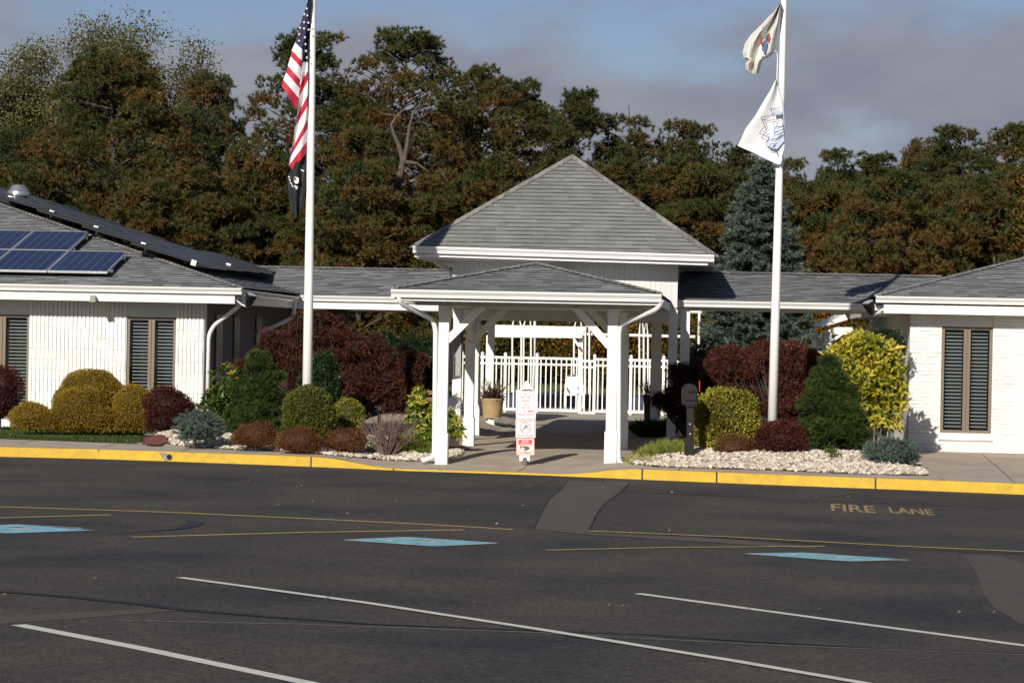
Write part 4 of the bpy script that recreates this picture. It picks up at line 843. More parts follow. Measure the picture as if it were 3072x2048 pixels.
stroke([(738, 540), (582, 560), (622, 648), (435, 692), (492, 830), (408, 942), (548, 998)], 1.9, 1); stroke([(738, 560), (625, 573), (650, 660), (480, 715), (535, 860)], 1.2, 1); stroke([(535, 860), (470, 920), (560, 975), (650, 965)], 1.4, 1)
m.face([PR(*cw(x, y), -.23) for x, y in ((635, 582), (745, 572), (748, 650), (645, 655))], 2); stroke([(640, 658), (750, 652)], 1.3, 1)
stroke([(548, 998), (545, 1050), (508, 1085), (530, 1145), (600, 1190), (660, 1190), (690, 1272), (702, 1195), (805, 1095)], 2.2, 1); stroke([(760, 735), (620, 768), (655, 858), (632, 905), (650, 950)], 1.8, 1)
for q_ in ([(655, 780), (690, 770), (665, 830)], [(700, 830), (760, 815)], [(650, 910), (700, 890)], [(690, 950), (770, 900)], [(590, 1020), (690, 1010)], [(640, 1050), (770, 960)], [(570, 1100), (680, 1080)], [(600, 1130), (655, 1120), (610, 1150)], [(710, 760), (760, 755)], [(730, 880), (775, 860)], [(700, 1000), (780, 950)]): stroke(q_, 3.0, 0, -.245); stroke([(p_[0]+6, p_[1]+13) for p_ in q_], 1.0, 1, -.25)
o = m.build('flag', [M['flagwhite'], M['logonavy'], M['logopale']]); tag(o, 'white flag with a navy outlined jagged emblem, lower on the right pole', 'flag')
m = MB(); T3_ = 6.533; cn = lambda x, y: (2200+x/T3_, y/T3_)
Np = [(cn(*a), cn(*b)) for a, b in (((925, 50), (932, 55)), ((780, 240), (915, 200)), ((560, 480), (890, 450)), ((350, 680), (850, 640)), ((230, 850), (830, 850)), ((180, 1030), (810, 1030)), ((200, 1140), (740, 1100)), ((290, 1185), (575, 1180)), ((232, 1260), (545, 1260)), ((245, 1380), (520, 1380)), ((290, 1440), (495, 1450)))]
ladder(m, PR, Np, [0]*10, 14, .10, 3.4, -.14, 3, phase=.6)
for poly, mi in (([(580, 530), (660, 520), (665, 700), (640, 760), (590, 780), (550, 680)], 3), ([(510, 790), (560, 760), (592, 900), (570, 940)], 2), ([(668, 770), (715, 655), (718, 740), (685, 850)], 2), ([(585, 800), (660, 790), (668, 880), (620, 1075), (560, 980)], 1), ([(555, 1120), (610, 1090), (600, 1140), (560, 1165)], 1)):
    m.face([PR(*cn(x, y), -.28) for x, y in poly], mi)
o = m.build('flag', [M['flagbuff'], M['azure'], M['crestred'], M['crestgrey']]); tag(o, 'buff flag with a small blue and red crest, upper on the right pole', 'flag')
m = MB(); m.tube([PR(*cn(815, 1000), -.12), PR(*cn(860, 1045), -.09), PR(*cn(866, 1200), -.07), PR(2331, 225, -.07), PR(2333, 400, -.07)], .009, 5); o = m.build('halyard', M['signwhite']); tag(o, 'thin white halyard rope beside the right flagpole', 'rope')

# ================================================================ SIGN POST
gpnt = ground(1575, 1397); YS = gpnt.y; SG = thing('sign_post', gpnt, 'post with three stacked notices standing in the path before the canopy', 'sign')
S = lambda x, y, off=0: at(1500+x/5.227, 1120+y/5.227, YS+off)
def plate(mb, x0, y0, x1, y1, off, th=.006, mi=0, r=14):
    pts = []
    for cx, cy, a0 in ((x1-r, y0+r, -90), (x1-r, y1-r, 0), (x0+r, y1-r, 90), (x0+r, y0+r, 180)):
        for k in range(5): a = math.radians(a0+k*22.5); pts.append(S(cx+r*math.cos(a), cy+r*math.sin(a), off))
    mb.prism(pts, (0, th, 0), mi)
def words_(mb, s, x0, y0, x1, y1, off, mi): o_ = S(x0, y1, off); put_text(mb, s, o_, S(x1, y1, off)-o_, S(x0, y0, off)-o_, mi)
m = MB(); c = S(393, 1445); m.tube([(c.x, c.y+.03, gpnt.z-.05), (c.x+.02, c.y+.03, S(400, 260).z)], .045, 14); m.build('pole', M['lampmetal'], SG, smooth=True)
m = MB(); m.prism([S(305, 1280, -.03), S(465, 1280, -.03), S(465, 1368, -.03), S(430, 1368, -.03), S(425, 1330, -.03), S(390, 1308, -.03), S(360, 1330, -.03), S(350, 1368, -.03), S(305, 1368, -.03)][::-1], (0, .12, 0)); m.build('bracket', M['signwhite'], SG)
m = MB(); ctr = S(418, 245); w_ = .085; tz = S(418, 118).z
m.hexa([(ctr.x-w_, ctr.y-w_, ctr.z), (ctr.x+w_, ctr.y-w_, ctr.z), (ctr.x+w_, ctr.y+w_, ctr.z), (ctr.x-w_, ctr.y+w_, ctr.z), (ctr.x-.02, ctr.y-.02, tz), (ctr.x+.02, ctr.y-.02, tz), (ctr.x+.02, ctr.y+.02, tz), (ctr.x-.02, ctr.y+.02, tz)]); m.build('cap', M['signwhite'], SG)
m = MB(); plate(m, 250, 255, 562, 712, -.03, mi=0); plate(m, 268, 268, 548, 692, -.032, .002, 1); plate(m, 274, 274, 542, 686, -.034, .002, 0)
for s, x0, y0, x1, y1 in (('ALL', 378, 300, 432, 330), ('BUS', 330, 354, 395, 387), ('TRIP', 410, 354, 475, 387), ('PARKING', 338, 410, 478, 441), ('USE', 375, 465, 430, 496), ('SIDE LOT', 335, 520, 470, 551), ('BY', 378, 577, 416, 607), ('TENNIS COURTS', 283, 630, 528, 662)): words_(m, s, x0, y0, x1, y1, -.036, 2)
for r_ in ((440, 582, 518, 600), (448, 600, 460, 608), (498, 600, 510, 608)): m.face([S(r_[0], r_[3], -.036), S(r_[2], r_[3], -.036), S(r_[2], r_[1], -.036), S(r_[0], r_[1], -.036)], 3)
tag(m.build('sign_panel', [M['signwhite'], M['signgrey'], M['signtext'], M['signred']], SG), 'tall white panel about bus trip parking')
m = MB(); plate(m, 243, 716, 560, 1010, -.03, mi=3); plate(m, 250, 722, 553, 1002, -.032, .002, 0); plate(m, 260, 730, 545, 990, -.034, .002, 1); plate(m, 266, 736, 539, 984, -.036, .002, 0)
words_(m, 'NO BICYCLES', 306, 741, 502, 762, -.038, 1); words_(m, 'BEYOND THIS POINT', 283, 955, 518, 975, -.038, 1)
def ring(cx, cy, r0, r1, mi, off=-.039, a0=0, a1=360, n=28):
    for k in range(n):
        t0_ = math.radians(a0+(a1-a0)*k/n); t1_ = math.radians(a0+(a1-a0)*(k+1)/n)
        m.face([S(cx+r0*math.cos(t0_), cy+r0*math.sin(t0_), off), S(cx+r1*math.cos(t0_), cy+r1*math.sin(t0_), off), S(cx+r1*math.cos(t1_), cy+r1*math.sin(t1_), off), S(cx+r0*math.cos(t1_), cy+r0*math.sin(t1_), off)], mi)
def sbar(x0, y0, x1, y1, w_, mi, off=-.040):
    l_ = math.hypot(x1-x0, y1-y0); nx, ny = -(y1-y0)/l_*w_/2, (x1-x0)/l_*w_/2; m.face([S(x0+nx, y0+ny, off), S(x1+nx, y1+ny, off), S(x1-nx, y1-ny, off), S(x0-nx, y0-ny, off)], mi)
ring(400, 853, 82, 90, 1); ring(357, 868, 20, 26, 1); ring(447, 868, 20, 26, 1); ring(410, 795, 0, 8, 1)
for b_ in ((455, 795, 340, 912, 7), (357, 868, 392, 825, 5), (392, 825, 430, 822, 5), (430, 822, 447, 868, 5), (400, 868, 392, 825, 5), (395, 822, 408, 806, 12), (408, 812, 425, 826, 6), (396, 825, 412, 845, 7), (412, 845, 402, 866, 6)): sbar(*b_, 1)
tag(m.build('sign_panel', [M['signwhite'], M['signgrey'], M['signtext'], M['signpink']], SG), 'square white panel with struck-through bicycle rider')
m = MB(); plate(m, 255, 1015, 540, 1280, -.03, mi=3); plate(m, 268, 1024, 527, 1270, -.032, .002, 4); plate(m, 290, 1038, 502, 1122, -.034, .002, 5, 3)
for s, y0 in (('CLOSED', 1046), ('CIRCUIT', 1072), ('TELEVISION', 1098)): words_(m, s, 396-len(s)*9, y0, 396+len(s)*9, y0+18, -.036, 0)
words_(m, 'ON PREMISES', 300, 1230, 490, 1255, -.036, 2)
m.face([S(x, y, -.036) for x, y in ((306, 1140), (350, 1134), (430, 1140), (470, 1158), (450, 1190), (390, 1215), (370, 1200), (320, 1180))], 1); m.face([S(x, y, -.038) for x, y in ((332, 1152), (382, 1162), (390, 1190), (362, 1206), (336, 1182))], 0); m.face([S(x, y, -.040) for x, y in ((350, 1164), (376, 1170), (374, 1190), (354, 1184))], 1)
tag(m.build('sign_panel', [M['signwhite'], M['signgrey'], M['signtext'], M['signpink'], M['signcream'], M['signred']], SG), 'red bordered panel with a camera picture')

# ================================================================ MAILBOX
g = ground(2068, 1373); YM = g.y; MBX = thing('mailbox', g, 'black post-mounted mailbox with red flag standing in the white stones', 'mailbox'); Q = lambda x, y, off=0: at(2050+x/5.6, 1120+y/5.6, YM+off)
def rect(mb, x0, y0, x1, y1, d0, d1, mi=0, tx=0): mb.prism([Q(x0, y1, d0), Q(x1, y1, d0), Q(x1-tx, y0, d0), Q(x0+tx, y0, d0)][::-1], (0, d1-d0, 0), mi)
m = MB(); rect(m, 25, 1080, 185, 1440, -.07, .09, tx=4); m.build('post_sleeve', M['mailbox'], MBX, bevel=.006)
m = MB(); rect(m, 62, 540, 180, 1090, -.055, .06); rect(m, 45, 520, 190, 560, -.09, .1); m.build('post', M['mailbox'], MBX, bevel=.004)
m = MB()
for y in (848, 1013): c = Q(113, y, -.07); m.tube([c, c+Vector((0, .02, 0))], .013, 10)
m.build('screw', M['alu'], MBX)
arch = [(0, 460), (240, 460), (240, 290)] + [(120+120*math.cos(math.radians(a)), 290-115*math.sin(math.radians(a))) for a in range(15, 170, 15)] + [(0, 290)]
m = MB(); m.prism([Q(x, y, -.10) for x, y in arch], (0, .48, 0)); rect(m, 0, 460, 235, 525, -.10, .35, tx=-2); m.build('box', M['mailbox'], MBX, bevel=.01)
door = [(24, 448), (216, 448), (216, 310)] + [(120+96*math.cos(math.radians(a)), 310-72*math.sin(math.radians(a))) for a in range(20, 165, 20)] + [(24, 310)]
m = MB(); m.prism([Q(x, y, -.125) for x, y in door], (0, .03, 0)); d_ = m.build('door', M['lampmetal'] if 0 else M['mailbox'], MBX, bevel=.004); m = MB(); rect(m, 78, 270, 178, 305, -.155, -.126); m.build('handle', M['mailbox'], d_, bevel=.006)
m = MB(); rect(m, 264, 120, 280, 300, -.02, -.012); m.build('flag_arm', M['red'], MBX)

# ================================================================ BEYOND THE PASSAGE
bf = 24.1
def fence(name, lbl, bb, pxs, ytop, ybot, pick, gate=None, sc=1):
    t = thing(name, B(A_(sum(pxs)/len(pxs), 1150, bb), bb, .17), lbl, 'fence', 'white picket pool fences'); za = lambda y: Z_(1650, y, bb); rows = []
    for i, px in enumerate(pxs):
        a = A_(px, 1150, bb); m = MB(); m.fbox(a-.035, a+.035, bb-.035, bb+.035, .12, za(ytop)+.03); m.lathe(tuple(B(a, bb, za(ytop)+.03)), [(.05, 0), (.05, .015), (.03, .04), (.008, .06)], 8); m.build('post', M['white'], t)
    for i in range(len(pxs)-1):
        a0, a1 = A_(pxs[i], 1150, bb)+.035, A_(pxs[i+1], 1150, bb)-.035; m = MB(); dz = -.05 if gate == i else 0
        for y0, y1 in ((ytop+2, ytop+9), (ytop+21, ytop+27), (ybot-8, ybot)): m.fbox(a0, a1, bb-.018, bb+.018, za(y1)+dz, za(y0)+dz)
        n = max(1, round((a1-a0)/pick))
        for k in range(n): x = a0+(k+.5)*(a1-a0)/n; m.fbox(x-.016, x+.016, bb-.012, bb+.012, za(ybot-8)+dz, za(ytop+9)+dz)
        m.build('gate' if gate == i else 'picket_panel', M['white'], t)
fence('pool_fence', 'near white picket fence with a gate across the end of the passage', bf, [1385, 1446, 1515, 1610, 1741, 1783, 1860, 1892, 1990, 2075], 1069, 1234, .125, 4)
fence('pool_fence', 'farther white picket fence seen through the near fence', 50, [1330, 1430, 1545, 1660, 1775, 1890, 2005, 2110, 2210], 1092, 1180, .13)
m = MB(); n = 26
for i in range(n):
    for j in range(6):
        f = lambda i, j: Vector((-6+i*.62, 69+j*.6, .50+.012*math.sin(i*1.3)*math.sin(j*1.1)))
        m.face([f(i, j), f(i+1, j), f(i+1, j+1), f(i, j+1)])
m.box(-6.0, 10.12, 68.9, 69.0, .17, .515, 0)
o = m.build('pool_cover', M['bluecover']); tag(o, 'navy tarpaulin stretched over the swimming pool beyond the fence', 'pool cover')
sheet('pool_deck', [(-16, 50, .178), (16, 50, .178), (16, 77.6, .178), (-16, 77.6, .178)], M['concrete'])['kind'] = 'structure'
def gable(name, Yg, items, lbl, r=.028):
    c = at(items[0][0], 1180, Yg); t = thing(name, (c.x, Yg, .18), lbl, 'swing frame', 'white metal swing frames')
    for (xl, ys, xa, ya, xr, yb) in items:
        m = MB(); m.tube([(at(xl, yb, Yg).x, Yg, .1), at(xl, ys, Yg), at(xa, ya, Yg), at(xr, ys+4, Yg), (at(xr, yb, Yg).x, Yg+.02, .1)], r, 6); m.build('frame', M['white'], t)
    return t
gable('swing_frame', 76.2, [(1537, 978, 1551, 924, 1564, 1180), (1571, 978, 1586, 925, 1593, 1180)], 'white gabled swing frame left in the passage view, behind the shelter')
gable('swing_frame', 76.6, [(1722, 984, 1736, 938, 1747, 1180), (1756, 990, 1764, 950, 1768, 1180)], 'white gabled swing frame behind the gate')
gable('swing_frame', 77, [(1918, 1000, 1924, 925, 1931, 1190), (1931, 1010, 1939, 953, 1944, 1190)], 'white gabled swing frame rightmost beyond the fence')
t = thing('pergola', at(1990, 1190, 77), 'white tube pergola beyond the fence at the right of the passage', 'pergola')
m = MB(); m.tube([at(1600, 926, 77), at(2105, 936, 77)], .035, 6); m.build('top_rail', M['white'], t); m = MB(); m.tube([at(1745, 1002, 77), at(2085, 1010, 77)], .045, 6); m.build('middle_rail', M['white'], t)
m = MB(); m.tube([at(2060, 936, 77), at(2105, 940, 78)], .035, 6); m.build('end_rail', M['white'], t)
for px in (1605, 2098): m = MB(); q = at(px, 930, 77); m.tube([(q.x, q.y, .1), q], .04, 6); m.build('post', M['white'], t)
SH = thing('shelter', at(1610, 1230, 65.5), 'white flat-roofed shelter with deep fascia just behind the pool fence', 'shelter'); ys = 65.5
m = MB(); m.prism([at(1481, 1011, ys), at(1745, 1014, ys), at(1756, 980, ys), at(1481, 974, ys)], (0, 2.2, 0)); m.build('roof', M['white'], SH, bevel=.01)
for px in (1459, 1736): m = MB(); q = at(px, 1005, ys+.2); m.fbox(0, .11, 0, .11, .1, q.z, fr=lambda a, b, z: Vector((q.x+a, q.y+b, z))); m.build('post', M['white'], SH)
m = MB(); m.beam(at(1459, 985, ys+.2), at(1481, 992, ys+.2), .1, .16); m.build('bracket', M['white'], SH); m = MB(); m.beam(at(1738, 1040, ys), at(1722, 1018, ys), .07, .06); m.build('bracket', M['white'], SH)
GZB = thing('garden_pavilion', at(2530, 1060, 60), 'white timber pavilion with sloping roof edge beside the blue spruce', 'pavilion'); yz = 60
def pz(pts, d, nm): m = MB(); m.prism([at(x, y, yz) for x, y in pts], (0, d, 0)); m.build(nm, M['white'], GZB)
pz([(2462, 979), (2476, 979), (2564, 952), (2564, 944), (2536, 943)], 2.4, 'roof_edge'); pz([(2475, 1002), (2605, 1004), (2605, 982), (2512, 981), (2475, 992)], .14, 'beam'); pz([(2475, 1180), (2494, 1180), (2494, 1002), (2475, 1002)], .14, 'post'); pz([(2494, 1030), (2530, 1003), (2518, 1003), (2494, 1018)], .1, 'brace')
m = MB(); m.prism([at(x, y, 61) for x, y in ((2450, 1180), (2474, 1180), (2474, 1003), (2450, 1008))], (0, 1, 0)); m.build('siding', M['panelgrey'], GZB)
# chair by the pool
q = at(1722, 1180, 67); t = thing('lounge_chair', (q.x, q.y, .18), 'white plastic chair standing behind the fence near the gate', 'chair'); C_ = lambda x, y, z: Vector((q.x+x, q.y+y, .18+z))
m = MB(); m.hexa([C_(-.26, -.25, .4), C_(.26, -.25, .4), C_(.26, .25, .38), C_(-.26, .25, .38), C_(-.26, -.25, .44), C_(.26, -.25, .44), C_(.26, .25, .42), C_(-.26, .25, .42)]); m.build('seat', M['white'], t)
m = MB(); m.hexa([C_(-.26, .22, .42), C_(.26, .22, .42), C_(.26, .26, .42), C_(-.26, .26, .42), C_(-.22, .36, .95), C_(.22, .36, .95), C_(.22, .40, .95), C_(-.22, .40, .95)]); m.build('backrest', M['white'], t)
for x in (-.24, .24):
    for y in (-.22, .22): m = MB(); m.beam(C_(x, y, 0), C_(x, y, .4), .04, .04, up=V); m.build('leg', M['white'], t)
    m = MB(); m.beam(C_(x, -.25, .64), C_(x, .28, .66), .05, .03); m.build('arm', M['white'], t)
sheet('lawn_bank', [(-30, 77.4, .16), (30, 77.4, .16), (30, 83.5, .92), (-30, 83.5, .92)], M['lawn'])['kind'] = 'structure'
# planters
def planter(px, py0, py1, Yp, w0, w1, mat, lbl):
    b_ = at(px, py1, Yp); tp = at(px, py0, Yp); t = thing('planter', b_, lbl, 'planter'); h = tp.z-b_.z; m = MB()
    m.lathe(tuple(b_), [(w0, 0), (w0*.98+w1*.02, .01), (w0*.3+w1*.7, h*.72), (w0*.28+w1*.74, h*.74), (w1, h-.05), (w1*1.05, h-.045), (w1*1.05, h), (w1*.93, h), (w1*.9, h-.06)], 26); m.build('pot', mat, t, smooth=False)
    return t, b_, tp
TP, pb, pt = planter(1476, 1194, 1252, 52.5, .19, .235, M['pot'], 'tan barrel planter of spiky grass on a white stand inside the passage')
m = MB(); z1 = pb.z; m.hexa([(pb.x-.10, 52.4, .17), (pb.x+.08, 52.4, .17), (pb.x+.08, 52.6, .17), (pb.x-.10, 52.6, .17), (pb.x-.07, 52.4, z1), (pb.x+.02, 52.4, z1), (pb.x+.02, 52.6, z1), (pb.x-.07, 52.6, z1)]); m.build('stand', M['white'], TP)
n = 90; c = np.tile(np.array([[pt.x, pt.y, pt.z-.05]]), (n, 1)) + RS.normal(size=(n, 3))*[.08, .08, .01]; d = RS.normal(size=(n, 3))*[.5, .5, .25]+[0, 0, 1]; np_mesh('foliage', leaf_quads(c, d, RS.uniform(.35, .75, n), .018, droop=.15), 4, RS.uniform(0, .5, n), M['twig'], TP)
n = 900; c = np.tile(np.array([[pt.x, pt.y, pt.z+.02]]), (n, 1)) + unit(RS.normal(size=(n, 3)))*RS.uniform(.1, 1, (n, 1))*[.30, .25, .19]; np_mesh('leaves', leaf_quads(c, RS.normal(size=(n, 3)), .05, .03), 4, RS.uniform(0, .6, n), M['barberry'], TP)
TP, pb, pt = planter(1945, 1183, 1262, 51.5, .085, .115, M['brownpot'], 'dark tapered planter with thin stems beside the right hall post')
n = 60; c = np.tile(np.array([[pt.x, pt.y, pt.z-.05]]), (n, 1)) + RS.normal(size=(n, 3))*[.03, .03, .01]; d = RS.normal(size=(n, 3))*[.35, .35, .2]+[0, 0, 1]; np_mesh('foliage', leaf_quads(c, d, RS.uniform(.25, .62, n), .014, droop=.1), 4, RS.uniform(0, .3, n), M['twig'], TP)
for k, (px, py, r) in enumerate(((1494, 1262, .085), (1506, 1258, .10), (1520, 1262, .07), (1530, 1258, .075), (1484, 1258, .06), (1513, 1266, .05), (1538, 1263, .055), (1450, 1256, .07))):
    g = ground(px, py+6); g.y = min(g.y, 57); v = ico_v*(1+RS.uniform(-.15, .15, (12, 1)))*r*np.array([1.2, .9, .8]); m = MB(); z = .17+r*.55
    for f in ico_f: m.face([(v[i][0]+at(px, py, 55.0+k*.12).x, v[i][1]+55.0+k*.12, v[i][2]+z) for i in f])
    pos = ('behind the tan planter, largest', 'second largest')
    o = m.build('garden_rock', M['rock'], smooth=True); tag(o, 'small rounded rock in the row behind the tan planter', 'rock', 'rocks behind the tan planter')
# bench behind the maple
q = at(1238, 1235, 50.5); t = thing('bench', (q.x, q.y, .2), 'red-brown slatted bench half hidden behind the maple', 'bench'); C_ = lambda x, y, z: Vector((q.x+x, q.y+y, .2+z))
m = MB(); m.box(q.x-.75, q.x+.5, q.y-.2, q.y-.1, .62, .66); m.box(q.x-.75, q.x+.5, q.y-.06, q.y+.04, .62, .66); m.box(q.x-.75, q.x+.5, q.y+.08, q.y+.18, .62, .66); m.build('seat', M['wood'], t)
m = MB(); m.box(q.x-.75, q.x+.5, q.y+.22, q.y+.25, .78, .86); m.box(q.x-.75, q.x+.5, q.y+.24, q.y+.27, .92, 1.0); m.build('backrest', M['wood'], t)
for x in (-.7, .42): m = MB(); m.box(q.x+x, q.x+x+.05, q.y-.2, q.y-.15, .15, .62); m.box(q.x+x, q.x+x+.05, q.y+.2, q.y+.25, .15, .95); m.box(q.x+x, q.x+x+.05, q.y-.15, q.y+.2, .58, .62); m.build('leg', M['black'], t)
# ================================================================ PLANTS
def sphere_quads(c, r, nu=14, nv=8, rs=RS, lump=.06):
    V_ = []
    g = lambda i, j: np.array(c)+np.array(r)*np.array([math.cos(2*math.pi*i/nu)*math.sin(math.pi*j/nv), math.sin(2*math.pi*i/nu)*math.sin(math.pi*j/nv), math.cos(math.pi*j/nv)])*(1+lump*math.sin(3.1*i+c[0]*7)*math.sin(2.3*j+c[1]*5)*(0 < j < nv))
    for i in range(nu):
        for j in range(nv): V_ += [g(i, j), g((i+1) % nu, j), g((i+1) % nu, j+1), g(i, j+1)]
    return V_
def shell(c, r, n, rs=RS, thick=.22, lump=.10, zlow=-.75):
    d = unit(rs.normal(size=(n*2, 3))); d = d[d[:, 2] > zlow][:n]; ph = rs.uniform(0, 6.28, 6)
    l = 1 + .8*lump*np.sin(d[:, 0]*2.1+ph[5])*np.sin(d[:, 2]*2.6+ph[0]) + lump*(np.sin(d[:, 0]*4.1+ph[0])*np.sin(d[:, 2]*5.3+ph[1]) + .6*np.sin(d[:, 0]*9+ph[2])*np.sin(d[:, 1]*8+ph[3]) + .4*np.sin(d[:, 2]*15+ph[4])*np.sin(d[:, 0]*13+ph[5]))
    q = l*(1-thick*rs.uniform(0, 1, len(d))**1.6); r = np.array(r); w_ = np.sqrt(np.maximum(1e-3, 1-d[:, 2]**2)); f_ = np.where(d[:, 2] < 0, np.minimum(3, w_**-.62), 1); dd = d*np.stack([f_, f_, np.ones_like(f_)], axis=1); return np.array(c)+dd*r*q[:, None], unit(d/r), q, d
def root(px, Y): x = at(px, 1200, Y).x; return Vector((x, Y, zg(x, Y)))
def stems(t, base, tops, r, mat, name='stem'):
    m = MB()
    for tp in tops:
        tp = Vector(tp); b = Vector(base)+Vector((random.uniform(-.05, .05), random.uniform(-.05, .05), -.05)); md = b.lerp(tp, .55)+Vector((random.uniform(-.06, .06), random.uniform(-.06, .06), 0)); m.tube([b, md, tp], [r, r*.8, r*.35], 6)
    return m.build(name, mat, t)
def shrub(name, lbl, cat, Y, blobs, mat, leaf=(.05, .03), dens=1500, tw=(0, 1), upw=.2, jit=.8, droop=0, thick=.25, lump=.08, core=.80, grp=None, px0=None, needle=0, depth=.85, core_t=0.0, zlow=-.8):
    """blobs: (px, py, rx_px, ry_px[, dY]) ellipsoids at distance Y"""
    bx = sum(b[0] for b in blobs)/len(blobs) if px0 is None else px0; base = root(bx, Y); t = thing(name, base, lbl, cat, grp); Vs = []; Ts = []
    tops = []
    for b in blobs:
        y_ = Y+(b[4] if len(b) > 4 else 0); c = at(b[0], b[1], y_); s = y_/F_PX; r = np.array([b[2]*s, min(b[2], b[3]*1.4)*s*depth, b[3]*s]); area = 4*math.pi*(((r[0]*r[1])**1.6+(r[0]*r[2])**1.6+(r[1]*r[2])**1.6)/3)**(1/1.6)
        n = int(dens*area); p, nn, q, d = shell(tuple(c), r, n, thick=thick, lump=lump, zlow=zlow); n = len(p); far = RS.uniform(size=(n, 1)) < .05; p = p + far*nn*RS.uniform(0, .055, (n, 1))*(1 if r.min() > .12 else .4); dr = nn*(1-upw)+np.array([0, 0, upw]); dr = dr + RS.normal(size=(n, 3))*jit*.6
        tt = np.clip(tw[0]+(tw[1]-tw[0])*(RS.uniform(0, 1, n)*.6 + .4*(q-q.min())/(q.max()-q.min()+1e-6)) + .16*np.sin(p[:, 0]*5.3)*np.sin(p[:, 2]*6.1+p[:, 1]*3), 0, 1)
        p[:, 2] = np.where(p[:, 2] < base.z, base.z+RS.uniform(0, .06, n), p[:, 2])
        if needle: Vs.append(needle_tris(p, dr, leaf[0], leaf[1], needle, .55)); Ts.append(np.repeat(tt, needle))
        else: Vs.append(leaf_quads(p, dr, leaf[0]*RS.uniform(.6, 1.2, n), leaf[1]*RS.uniform(.7, 1.2, n), droop=droop)); Ts.append(tt)
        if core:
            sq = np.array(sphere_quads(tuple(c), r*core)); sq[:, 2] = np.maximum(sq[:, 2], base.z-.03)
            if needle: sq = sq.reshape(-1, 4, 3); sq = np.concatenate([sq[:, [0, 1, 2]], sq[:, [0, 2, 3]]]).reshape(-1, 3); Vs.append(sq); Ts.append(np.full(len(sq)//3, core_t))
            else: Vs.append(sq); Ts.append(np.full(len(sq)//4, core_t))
        tops.append((c.x, c.y, c.z))
    np_mesh('foliage', np.concatenate(Vs), 3 if needle else 4, np.concatenate(Ts), mat, t); stems(t, base, tops, .02, M['barkdark']); return t

def scatter(blobs, n, r0, r1, seed, Y=43, flat=.8):
    rnd = random.Random(seed); out = []
    W_ = [b[2]*b[3] for b in blobs]
    for b in rnd.choices(blobs, W_, k=n):
        th = rnd.uniform(0, 6.283); zz = rnd.uniform(-.9, 1); h = math.sqrt(1-zz*zz); r = rnd.uniform(r0, r1); q = rnd.uniform(.72, 1.16)
        out.append((b[0]+b[2]*h*math.cos(th)*q, b[1]-b[3]*zz*q, r, r*flat, (b[4] if len(b) > 4 else 0)-abs(math.sin(th))*h*b[2]*.8*q*Y/F_PX))
    return out
# ---- left bed
G1 = 'clipped golden cypress mounds before the ribbed wall'
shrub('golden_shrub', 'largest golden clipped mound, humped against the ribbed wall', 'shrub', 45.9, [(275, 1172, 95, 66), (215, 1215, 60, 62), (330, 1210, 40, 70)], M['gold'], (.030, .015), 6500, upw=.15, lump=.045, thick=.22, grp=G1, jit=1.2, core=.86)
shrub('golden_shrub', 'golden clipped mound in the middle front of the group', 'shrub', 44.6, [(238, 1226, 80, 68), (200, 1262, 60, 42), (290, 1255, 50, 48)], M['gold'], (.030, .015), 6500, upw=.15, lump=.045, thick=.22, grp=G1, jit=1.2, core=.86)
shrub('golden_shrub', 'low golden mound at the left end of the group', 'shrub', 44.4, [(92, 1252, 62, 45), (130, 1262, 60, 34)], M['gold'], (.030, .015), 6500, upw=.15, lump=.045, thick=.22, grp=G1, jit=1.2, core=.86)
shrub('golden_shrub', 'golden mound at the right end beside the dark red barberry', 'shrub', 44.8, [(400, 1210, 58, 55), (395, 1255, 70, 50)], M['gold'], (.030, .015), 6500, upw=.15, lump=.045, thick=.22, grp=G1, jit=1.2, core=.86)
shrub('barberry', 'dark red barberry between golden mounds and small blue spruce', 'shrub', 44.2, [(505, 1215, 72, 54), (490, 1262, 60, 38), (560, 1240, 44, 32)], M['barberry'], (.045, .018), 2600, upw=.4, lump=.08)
shrub('barberry', 'dark maroon shrub at the left photo edge under the window', 'shrub', 46.2, [(10, 1160, 58, 68), (-10, 1210, 62, 58)], M['barberry'], (.045, .018), 2200, upw=.4)
def dwarf_spruce(lbl, Y, px, py, rx, ry, grp):
    base = root(px, Y); t = thing('dwarf_spruce', base, lbl, 'shrub', grp); c = at(px, py, Y); s = Y/F_PX; r = np.array([rx*s, rx*s*.9, ry*s]); n = 520
    d = unit(RS.normal(size=(n*3, 3))); d = d[d[:, 2] > -.75][:n]; tip = np.array(c)+d*r*RS.uniform(.72, 1.10, (n, 1)); tip[:, 2] = np.maximum(tip[:, 2], base.z+.03); dr = unit(d*[1, 1, .5]+[0, 0, .25]+RS.normal(size=(n, 3))*.25); Vs = []; Ts = []
    for k in range(6):
        p = tip - dr*(k*.022); Vs.append(needle_tris(p, dr, .034, .009, 10, .75)); Ts.append(np.repeat(np.clip(RS.uniform(.25, .9, n)-k*.08, 0, 1), 10))
    sq = np.array(sphere_quads(tuple(c), r*.72)).reshape(-1, 4, 3); sq = np.concatenate([sq[:, [0, 1, 2]], sq[:, [0, 2, 3]]]).reshape(-1, 3); sq[:, 2] = np.maximum(sq[:, 2], base.z-.02); Vs.append(sq); Ts.append(np.zeros(len(sq)//3))
    np_mesh('foliage', np.concatenate(Vs), 3, np.concatenate(Ts), M['spruce'], t); stems(t, base, [(c.x, c.y, c.z)], .03, M['barkdark'])
dwarf_spruce('dwarf blue spruce in the stones left of the left flagpole', 41.7, 598, 1282, 78, 52, 'dwarf blue spruces')
dwarf_spruce('dwarf blue spruce in the stones at the brick wall corner', 39.3, 2672, 1360, 84, 50, 'dwarf blue spruces')
